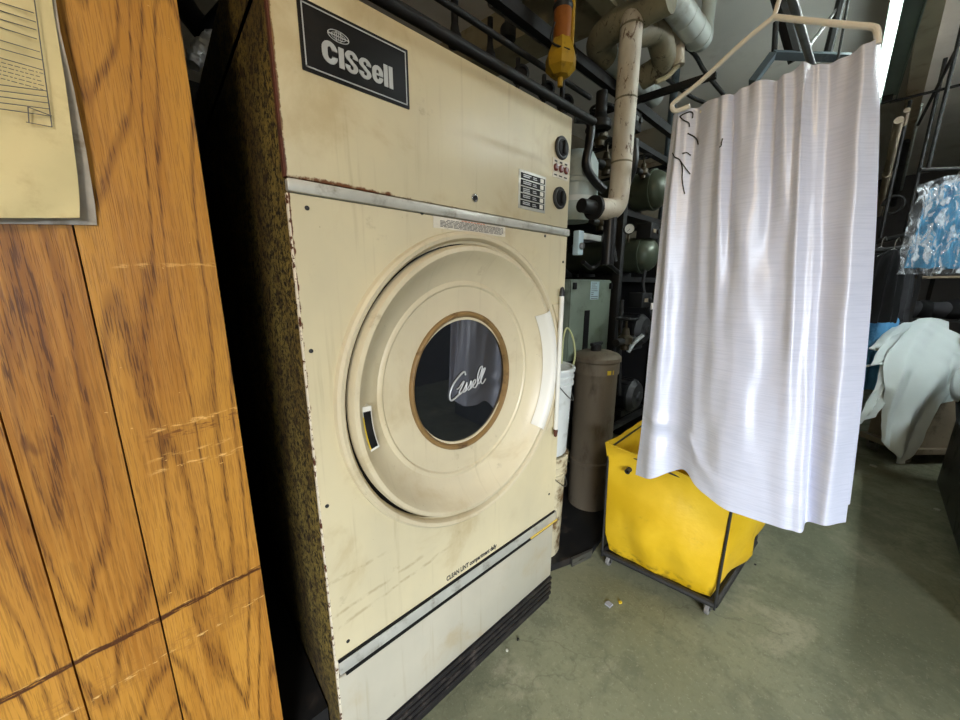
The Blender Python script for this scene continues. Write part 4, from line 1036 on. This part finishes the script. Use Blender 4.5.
# ------------------------------------------------------------------ fluorescent light
fz_ = 2.78; fa = onZ(906, 0, fz_); fb = onZ(883, 98, fz_); fd = (fb-fa).normalized(); fn = Vector((-fd.y, fd.x, 0))
fs = fa-fd*1.0; fL = (fb-fs).length
def FX(t_, s_, z_): return fs+fd*t_+fn*s_+Vector((0, 0, z_))
t = thing('fluorescent_light', 'long lit fluorescent ceiling fixture beyond the white cloth', 'ceiling light', FX(fL/2, 0, 0))
def run(name, mat, prof, t0=0, t1=None): return MB().prism([FX(t0, a_, b_) for a_, b_ in prof], fd*((fL if t1 is None else t1)-t0)).build(name, mat, t)
run('fixture_body', 'fixture', [(-.065, 0), (.055, 0), (.04, .07), (-.05, .07)])
run('channel_wall', 'fixture', [(.004, -.055), (.009, -.055), (.009, -.001), (.004, -.001)])
run('reflector', 'fixture', [(-.072, -.03), (-.066, -.03), (-.066, .03), (-.072, .03)])
MB().cyl(FX(.03, .032, -.024), FX(fL-.06, .032, -.024), .016, 16).build('lamp_tube', 'tube', t)
run('lamp_holder', 'bsteel', [(-.05, -.045), (.052, -.045), (.052, -.001), (-.05, -.001)], 0, .03); run('lamp_holder', 'bsteel', [(-.05, -.045), (.052, -.045), (.052, -.001), (-.05, -.001)], fL-.04, fL-.01)
for q in (.5, fL-.4): a = FX(q, 0, .068); MB().cyl(a, (a.x, a.y, ZC), .008, 8).build('fixture_rod', 'dsteel', t)

# ------------------------------------------------------------------ far aisle: pipes, conveyor, garments
for k, (p0, p1, r, mt_, lab) in enumerate((((899, 120), (878, 215),   .026, 'beam', 'beige pipe under the beam nearest the cloth edge'), ((907, 110), (884, 215),   .018, 'beam', 'slim beige pipe second from the cloth edge'), ((925, 50), (893, 205), .03, 'dsteel', 'dark pipe along the beam right of the beige pipes'), ((921, 105), (901, 190), .012, 'pvc', 'thin bright pipe right of the dark overhead pipe'))):
    A2 = onD(p0[0], p0[1], 2.9+.15*k); B2 = onD(p1[0], p1[1], 4.6+.2*k); t = thing('overhead_pipe', lab, 'pipe', B2)
    MB().tube([A2, B2], r, 12).build('pipe_run', mt_, t)
    M_ = A2.lerp(B2, .45); MB().lathe(M_, (B2-A2), [(r, -.03), (r*1.3, -.03), (r*1.3, .03), (r, .03)], 12).build('pipe_coupling', mt_, t)
pixtube('tie_rod', [(962, 38, 2.6), (918, 125, 3.4)], .010, 'bsteel', 'dark diagonal rod under the far ceiling', 'rod', 1, 8)
pixtube('tie_rod', [(890, 102, 3.2), (964, 84, 2.9)], .010, 'bsteel', 'dark cross rod beside the end of the lit fixture', 'rod', 1, 8)
# conveyor rail with dark garments
cvr = thing('garment_conveyor', 'oval garment conveyor track above the black clothes in the far aisle', 'conveyor', onD(895, 238, 3.2))
P_ = [onD(*q) for q in ((868, 245, 3.3), (885, 240, 3.2), (905, 236, 3.1), (914, 240, 3.0), (908, 247, 2.9), (885, 250, 2.95), (866, 252, 3.))]
MB().tube(P_, .02, 10, 5).build('conveyor_track', 'dsteel', cvr)
for q in ((880, 238, 3.2), (905, 232, 3.1)): a = onD(*q); MB().cyl(a, (a.x, a.y, ZC), .012, 8).build('conveyor_rod', 'bsteel', cvr)
m = MB(); c = onD(893, 205, 3.2)
m.tube([c+Vector((.0, .06*math.cos(q), .07*math.sin(q))) for q in [2*PI*k/24 for k in range(20)]], .012, 8); m.build('conveyor_hook', 'bsteel', cvr)
def garment(name, px0, px1, pyt, pyb, D, dD, mat, label, grp, seed, hang=True):
    a = onD((px0+px1)/2, pyt, D); t = thing(name, label, 'garment', a, grp)
    W = (onD(px1, pyt, D)-onD(px0, pyt, D)).length; d = (onD(px1, pyt, D)-onD(px0, pyt, D)).normalized(); zb = onD((px0+px1)/2, pyb, D).z
    nrm_ = Vector((-d.y, d.x, 0)); H_ = a.z-zb
    bm_ = MB(); prof = [(0, .16), (.04, .30), (.10, .46), (.25, .5), (.6, .53), (1., .57)]
    for s_ in (-1, 1):
        rows = []
        for v, hw in prof:
            rows.append([a+d*(hw*W*u)*1.0+nrm_*s_*.035*(1-u*u)*(.4+v)-Vector((0, 0, v*H_)) for u in (-1, -.66, -.33, 0, .33, .66, 1)])
        bm_.sheet(rows, 4, 5, lambda u, v, p: nrm_*(.02*v*math.sin(u*22+seed+2*v)+(.012 if mat != 'film' else .035)*mnoise.noise(p*(7 if mat != 'film' else 13)+Vector((seed, 0, 0))))+Vector((0, 0, .02*v*mnoise.noise(Vector((u*6, seed, 0))))), .002*s_)
    bm_.build('garment_body', mat, t, 50)
    if hang:
        m = MB(); m.tube([a-d*W*.42-Vector((0, 0, .05*H_+.02)), a+Vector((0, 0, .01)), a+d*W*.42-Vector((0, 0, .05*H_+.02))], .004, 6)
        m.tube([a, a+Vector((0, 0, .06)), a+Vector((0, 0, .09))+d*.02, a+Vector((0, 0, .06))+d*.035], .003, 6, 3); m.build('wire_hanger', 'steel', t)
    return t
garment('black_garment', 862, 900, 248, 324, 3.05, 0, 'darkcloth', 'long black garment under the conveyor track, nearest the cloth', 'dark hanging garments', 1)
garment('black_garment', 876, 912, 250, 322, 2.85, 0, 'darkcloth', 'black garment under the conveyor track, in front of the others', 'dark hanging garments', 3)
garment('black_garment', 884, 922, 246, 322, 3.3, 0, 'greycloth', 'dark grey garment under the conveyor track, furthest right', 'dark hanging garments', 5)
garment('blue_garment', 860, 902, 312, 388, 2.98, 0, 'blue', 'blue garment hanging below the black clothes', 'blue garments', 2, False)
garment('bagged_garment', 928, 985, 182, 268, 2.5, 0, 'teal', 'teal blue garment in clear plastic film at the right edge', 'bagged garments', 4)
g2 = garment('bagged_garment', 926, 946, 205, 262, 2.6, 0, 'peach', 'peach garment showing through the plastic film beside the teal one', 'bagged garments', 6)
t = garment('garment_film', 921, 992, 176, 274, 2.47, 0, 'film', 'crinkled clear plastic film over the teal and peach garments', None, 8, False); t['category'] = 'plastic film'
a = onD(920, 170, 2.55); b = onD(1000, 168, 2.45); t = thing('garment_rail', 'dark rail carrying the plastic covered garments', 'rail', a)
MB().tube([a, b], .014, 10).build('rail_tube', 'bsteel', t); 
for k in (.1, .9): q = a.lerp(b, k); MB().cyl(q, (q.x, q.y, ZC), .01, 8).build('rail_rod', 'bsteel', t)
# shelf with dark clothes
a = onD(920, 276, 3.35); b = onD(1000, 278, 3.1)
sh = thing('clothes_shelf', 'dark shelf unit under the plastic covered garments', 'shelf', (a.x+.2, a.y-.3, 0))
nn_ = Vector((.74*.5, .67*.5, 0)); sx = [a, b, b+nn_, a+nn_]
for z in (a.z-.02, 1.08, .5): MB().prism([Vector((p.x, p.y, z)) for p in sx], (0, 0, .02)).build('shelf_board', 'bsteel' if z < 1.2 else 'cardboard', sh)
for p in sx: MB().box((p.x-.015, p.y-.015, 0), (p.x+.015, p.y+.015, a.z+.02)).build('shelf_post', 'bsteel', sh)
r_ = random.Random(11)
for k in range(5):
    c = a.lerp(b, .10+.20*k)+nn_*.4; z = 1.10; R1 = r_.uniform(.07, .085); hh = r_.uniform(.12, .2)
    rows = []
    for v in range(7):
        w = v/6*PI; rows.append([Vector((c.x+R1*math.cos(u)*(math.sin(w)+.12), c.y+R1*math.sin(u)*(math.sin(w)+.12), z+hh*(1-math.cos(w))/2)) for u in [2*PI*q/8 for q in range(9)]])
    o = MB().sheet(rows, 3, 3, lambda u, v, p: Vector((.03*mnoise.noise(p*9), .03*mnoise.noise(p*9+Vector((5, 0, 0))), .02*mnoise.noise(p*11) if v > .15 else 0)), .002).build('folded_garment', 'greycloth' if k % 2 else 'darkcloth', None, 60)
    tag(o, ['black bundled clothing at the left end of the dark shelf', 'grey bundled clothing second from the left on the dark shelf', 'black bundled clothing in the middle of the dark shelf', 'grey bundled clothing near the right of the dark shelf', 'black bundled clothing at the right end of the dark shelf'][k], 'clothing', 'bundled clothes on the shelf')
# white shirts heaped on a cart
sc_ = onZ(911, 466, 0.0); scx, scy = sc_.x, sc_.y
sct = thing('platform_cart', 'pale boarded cart on casters under the heap of white shirts', 'cart', (scx+.3, scy, 0))
ex = Vector((.74, -.67, 0)); ey = Vector((.67, .74, 0)); o0 = Vector((scx-.055, scy+.04, 0))
def SP(u, w, z): return o0+ex*u+ey*w+Vector((0, 0, z))
MB().prism([SP(0, 0, .10), SP(.65, 0, .10), SP(.65, .36, .10), SP(0, .36, .10)], (0, 0, .045)).build('platform', 'cardboard', sct)
MB().prism([SP(.05, .03, .145), SP(.62, .03, .145), SP(.62, .34, .145), SP(.05, .34, .145)], (0, 0, .62)).build('cart_box', 'cardboard', sct)
for u, w in ((.07, .07), (.58, .07), (.58, .3), (.07, .3)):
    p = SP(u, w, .045); cf = MB().box(p+Vector((-.02, -.025, .02)), p+Vector((.02, .025, .054))).build('caster', 'dsteel', sct)
    MB().lathe(p-ex*.012+Vector((0, 0, 0)), ex, [(0, 0), (.03, 0), (.045, .004), (.045, .022), (.03, .026), (0, .026)], 24).build('caster_wheel', 'wheel', cf)
def shirt(rows, label, seed, nz=.02):
    R = [[onD(*p) for p in r] for r in rows]
    o = MB().sheet(R, 10, 10, lambda u, v, p: ey*(nz*1.6*(abs(((u*2.1+v*.9*math.sin(seed)+seed*.37) % 1.)-.5)*2+.55*abs(((v*2.3-u*1.1*math.cos(seed)+seed*.21) % 1.)-.5)*2-.8)+nz*.35*mnoise.noise(p*14)), .003).build('white_shirt', 'shirt', None, 24)
    return tag(o, label, 'shirt', 'white shirts heaped on the cart')
shirt([[(905, 330, 2.75), (925, 321, 2.8), (950, 330, 2.75), (975, 345, 2.7)], [(890, 352, 2.6), (915, 342, 2.62), (942, 348, 2.6), (965, 362, 2.55)], [(885, 378, 2.48), (905, 375, 2.46), (930, 382, 2.46), (948, 395, 2.46)], [(884, 400, 2.44), (896, 415, 2.40), (912, 420, 2.40), (928, 425, 2.42)], [(880, 438, 2.42), (892, 448, 2.38), (902, 456, 2.36), (912, 452, 2.40)], [(880, 440, 2.42), (894, 452, 2.38), (899, 464, 2.36), (903, 462, 2.38)]], 'white shirt draped down the front of the cart to a low point', 2)
shirt([[(893, 333, 2.9), (910, 323, 2.95), (930, 318, 2.95), (950, 322, 2.9)], [(880, 345, 2.72), (900, 338, 2.74), (920, 336, 2.75), (950, 342, 2.75)], [(868, 366, 2.6), (886, 358, 2.6), (905, 352, 2.62), (935, 356, 2.65)], [(866, 366, 2.58), (884, 364, 2.57), (896, 366, 2.58), (925, 372, 2.6)]], 'white shirt on top of the heap with a sleeve pointing left', 5)
shirt([[(888, 352, 2.62), (900, 350, 2.62), (915, 352, 2.62)], [(875, 385, 2.5), (888, 378, 2.5), (902, 380, 2.5)], [(862, 408, 2.46), (876, 400, 2.45), (888, 398, 2.46)], [(853, 424, 2.44), (864, 422, 2.43), (880, 412, 2.44)]], 'white shirt at the left of the heap, its corner reaching towards the cloth', 8)
shirt([[(895, 326, 3.0), (905, 323, 3.0), (918, 322, 3.0)], [(882, 336, 2.85), (893, 332, 2.85), (905, 330, 2.85)], [(870, 347, 2.75), (882, 345, 2.72), (900, 343, 2.72)], [(869, 349, 2.75), (880, 351, 2.72), (895, 350, 2.7)]], 'white shirt behind the others with a thin point at the left', 11, .01)
shirt([[(935, 352, 2.6), (950, 352, 2.58), (972, 360, 2.55)], [(938, 368, 2.52), (950, 372, 2.5), (970, 382, 2.48)], [(932, 398, 2.50), (945, 400, 2.48), (962, 396, 2.46)], [(930, 404, 2.50), (940, 404, 2.48), (955, 398, 2.47)]], 'white shirt at the right of the heap beside the press', 14, .01)
# press at the right edge
pr = thing('steam_press', 'dark steel pressing machine cut off by the right edge', 'press', (3.4, -.9, 0))
m = MB(); m.prism([(2.25, -.515, .0), (4.06, -.515, 0), (4.06, -.525, 1.0), (2.25, -.525, 1.0)], (0, -.7, 0)); m.build('press_body', 'press', pr)
MB().box((2.2, -1.28, 1.0), (4.06, -.54, 1.05), .02).build('press_top', 'press', pr)
k = onY(961, 384, -.49); MB().lathe((k.x, -.512, k.z), (0, 1, 0), [(.13, 0), (.13, .02), (.11, .045), (.06, .06), (0, .064)], 32).build('press_pad', 'chrome', pr)
MB().tube([Vector((k.x+.0, -.50, k.z-.13)), Vector((k.x-.25, -.50, k.z-.22)), Vector((k.x-.5, -.50, k.z-.12)), Vector((k.x-.6, -.5, k.z+.1))], .012, 8, 5).build('press_hose', 'bsteel', pr)
k = onY(960, 350, -.50); MB().prism([(k.x-.1, -.505, k.z-.08), (k.x+.12, -.505, k.z-.08), (k.x+.06, -.505, k.z+.12), (k.x-.02, -.505, k.z+.12)], (0, -.06, 0)).build('press_bracket', 'brass', pr)
MB().box((2.3, -.52, .05), (2.9, -.50, .22), .01).build('press_pedal', 'steel', pr)

# ------------------------------------------------------------------ behind the gap between the panelling and the dryer
pts = [onX(196, 60, .16)]
a = onD(203, 45, 1.75); b = onD(194, 66, 1.55)
tag(MB().tube([onD(212, 34, 1.62), onD(203, 45, 1.55), onD(197, 56, 1.5), onD(193, 66, 1.46)], lambda t_: .016+.010*math.sin(t_*PI)+.003*math.sin(t_*40), 14, 8).crumple(.006, 60).build('foil_duct', 'foil', None, 20), 'crumpled foil wrapped duct end in the gap left of the dryer', 'duct')
tag(MB().tube([onD(176, -8, 1.9), onD(196, 22, 1.9), onD(214, 30, 1.9), onD(262, -30, 1.95)], .05, 12, 4).build('exhaust_hose', 'hose'), 'black hose sagging in the gap left of the dryer', 'hose')
struct('wall_alcove', MB().box((.0, 2.2, 0), (1.2, 2.25, 2.3)), 'bsteel')

# ------------------------------------------------------------------ things on the floor
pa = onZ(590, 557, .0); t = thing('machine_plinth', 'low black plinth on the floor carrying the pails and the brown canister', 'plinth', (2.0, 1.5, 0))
MB().prism([(1.17, pa.y+.12, 0), (pa.x, pa.y, 0), (2.25, pa.y+.1, 0), (2.25, 1.96, 0), (1.17, 1.96, 0)], (0, 0, .038)).build('plinth_slab', 'bsteel', t)  # real plate along its edge; the slab's black also stands in for shade
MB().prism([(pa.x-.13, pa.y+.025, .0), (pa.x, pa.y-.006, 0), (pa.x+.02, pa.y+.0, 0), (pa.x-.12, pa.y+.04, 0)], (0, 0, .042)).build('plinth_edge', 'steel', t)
q = onZ(607, 604, .0); 
def scrap(px, py, w, mat, name, label, seed):
    c = onZ(px, py, 0); r_ = random.Random(seed); n = 8
    P = [Vector((c.x+w*r_.uniform(.5, 1)*math.cos(2*PI*k/n), c.y+w*r_.uniform(.5, 1)*math.sin(2*PI*k/n), .0005)) for k in range(n)]
    return tag(MB().prism(P, (0, 0, .006)).build(name, mat), label, 'litter')
scrap(609, 605, .022, 'lint', 'lint_tuft', 'grey lint tuft on the floor in front of the yellow cart', 1)
scrap(620, 603, .010, 'amberin', 'paper_scrap', 'tiny yellow scrap on the floor beside the grey lint tuft', 2)
scrap(873, 466, .03, 'scrap', 'paper_scrap', 'pale paper scrap on the floor under the white shirts', 3)
scrap(937, 510, .022, 'scrap', 'paper_scrap', 'white paper scrap on the floor beside the press', 4)
scrap(518, 640, .006, 'black', 'floor_button', 'small black button on the floor near the dryer', 5)
scrap(507, 651, .006, 'scrap', 'paper_scrap', 'tiny white scrap on the floor nearest the dryer base', 6)
scrap(755, 560+5, .006, 'ink', 'floor_button', 'tiny dark speck on the floor right of the cart', 7)

# ------------------------------------------------------------------ light
def area(name, loc, tgt, sx, sy, power, col):
    l = bpy.data.lights.new(name, 'AREA'); l.shape = 'RECTANGLE'; l.size = sx; l.size_y = sy; l.energy = power; l.color = col
    o = bpy.data.objects.new(name, l); COL.objects.link(o); o.location = loc
    o.rotation_euler = (Vector(tgt)-Vector(loc)).to_track_quat('-Z', 'Y').to_euler(); return o
area('sky_daylight', (-4.6, -6.0, 3.5), (0., .4, .5), 4.5, 3.4, 2050, (.85, .92, 1.))
t = thing('unseen_warm_lamp', 'unseen warm globe lamp added to light the dryer top and ceiling', 'ceiling light', (-.7, -.7, 2.35))  # out-of-view lamp, added for warm light on the dryer top and ceiling
MB().cyl((-.7, -.7, 2.52), (-.7, -.7, ZC), .006, 8).build('lamp_cord', 'bsteel', t)
MB().lathe((-.7, -.7, 2.52), (0, 0, -1), [(0, 0), (.03, 0), (.03, .05), (0, .05)], 20).build('lamp_socket', 'bsteel', t)
MB().lathe((-.7, -.7, 2.47), (0, 0, -1), [(.03, -.0), (.07, .03), (.085, .09), (.06, .15), (0, .17)], 24).build('lamp_globe', emis('warm lit globe', (1., .78, .50, 1), 120.), t)
for y_, x0_, lab_ in ((-1.3, 2.2, 'unseen fluorescent fixture added over the press to brighten the aisle'),):
    t = thing('fluorescent_light', lab_, 'ceiling light', (x0_+1.2, y_, 2.95))  # out-of-view fixture, added to brighten the shirts and press
    MB().prism([(x0_, y_-.08, 2.95), (x0_, y_+.08, 2.95), (x0_, y_+.05, 3.02), (x0_, y_-.05, 3.02)], (2.4, 0, 0)).build('fixture_body', 'fixture', t)
    for dy in (-.04, .04): MB().cyl((x0_+.03, y_+dy, 2.93), (x0_+2.37, y_+dy, 2.93), .016, 12).build('lamp_tube', 'tubefill', t)
    for x in (x0_+.3, x0_+2.1): MB().cyl((x, y_, 3.02), (x, y_, ZC), .008, 8).build('fixture_rod', 'dsteel', t)
W = bpy.data.worlds.new('World'); SC.world = W; W.use_nodes = True
W.node_tree.nodes['Background'].inputs[0].default_value = (.75, .85, 1., 1); W.node_tree.nodes['Background'].inputs[1].default_value = .6

# ------------------------------------------------------------------ camera
cd = bpy.data.cameras.new('camera'); cd.sensor_width = 36; cd.lens = F/960*36; cd.clip_start = .02
cam = bpy.data.objects.new('camera', cd); COL.objects.link(cam); cam.location = CAMP
cam.rotation_euler = (PI/2-PITCH, 0, HEAD-PI/2)
SC.camera = cam
SC.view_settings.view_transform = 'Standard'; SC.view_settings.look = 'None'; SC.view_settings.gamma = 1
SC.view_settings.use_curve_mapping = False; SC.view_settings.exposure = 0.38
SC.cycles.use_denoising = True
SC.cycles.max_bounces = 6
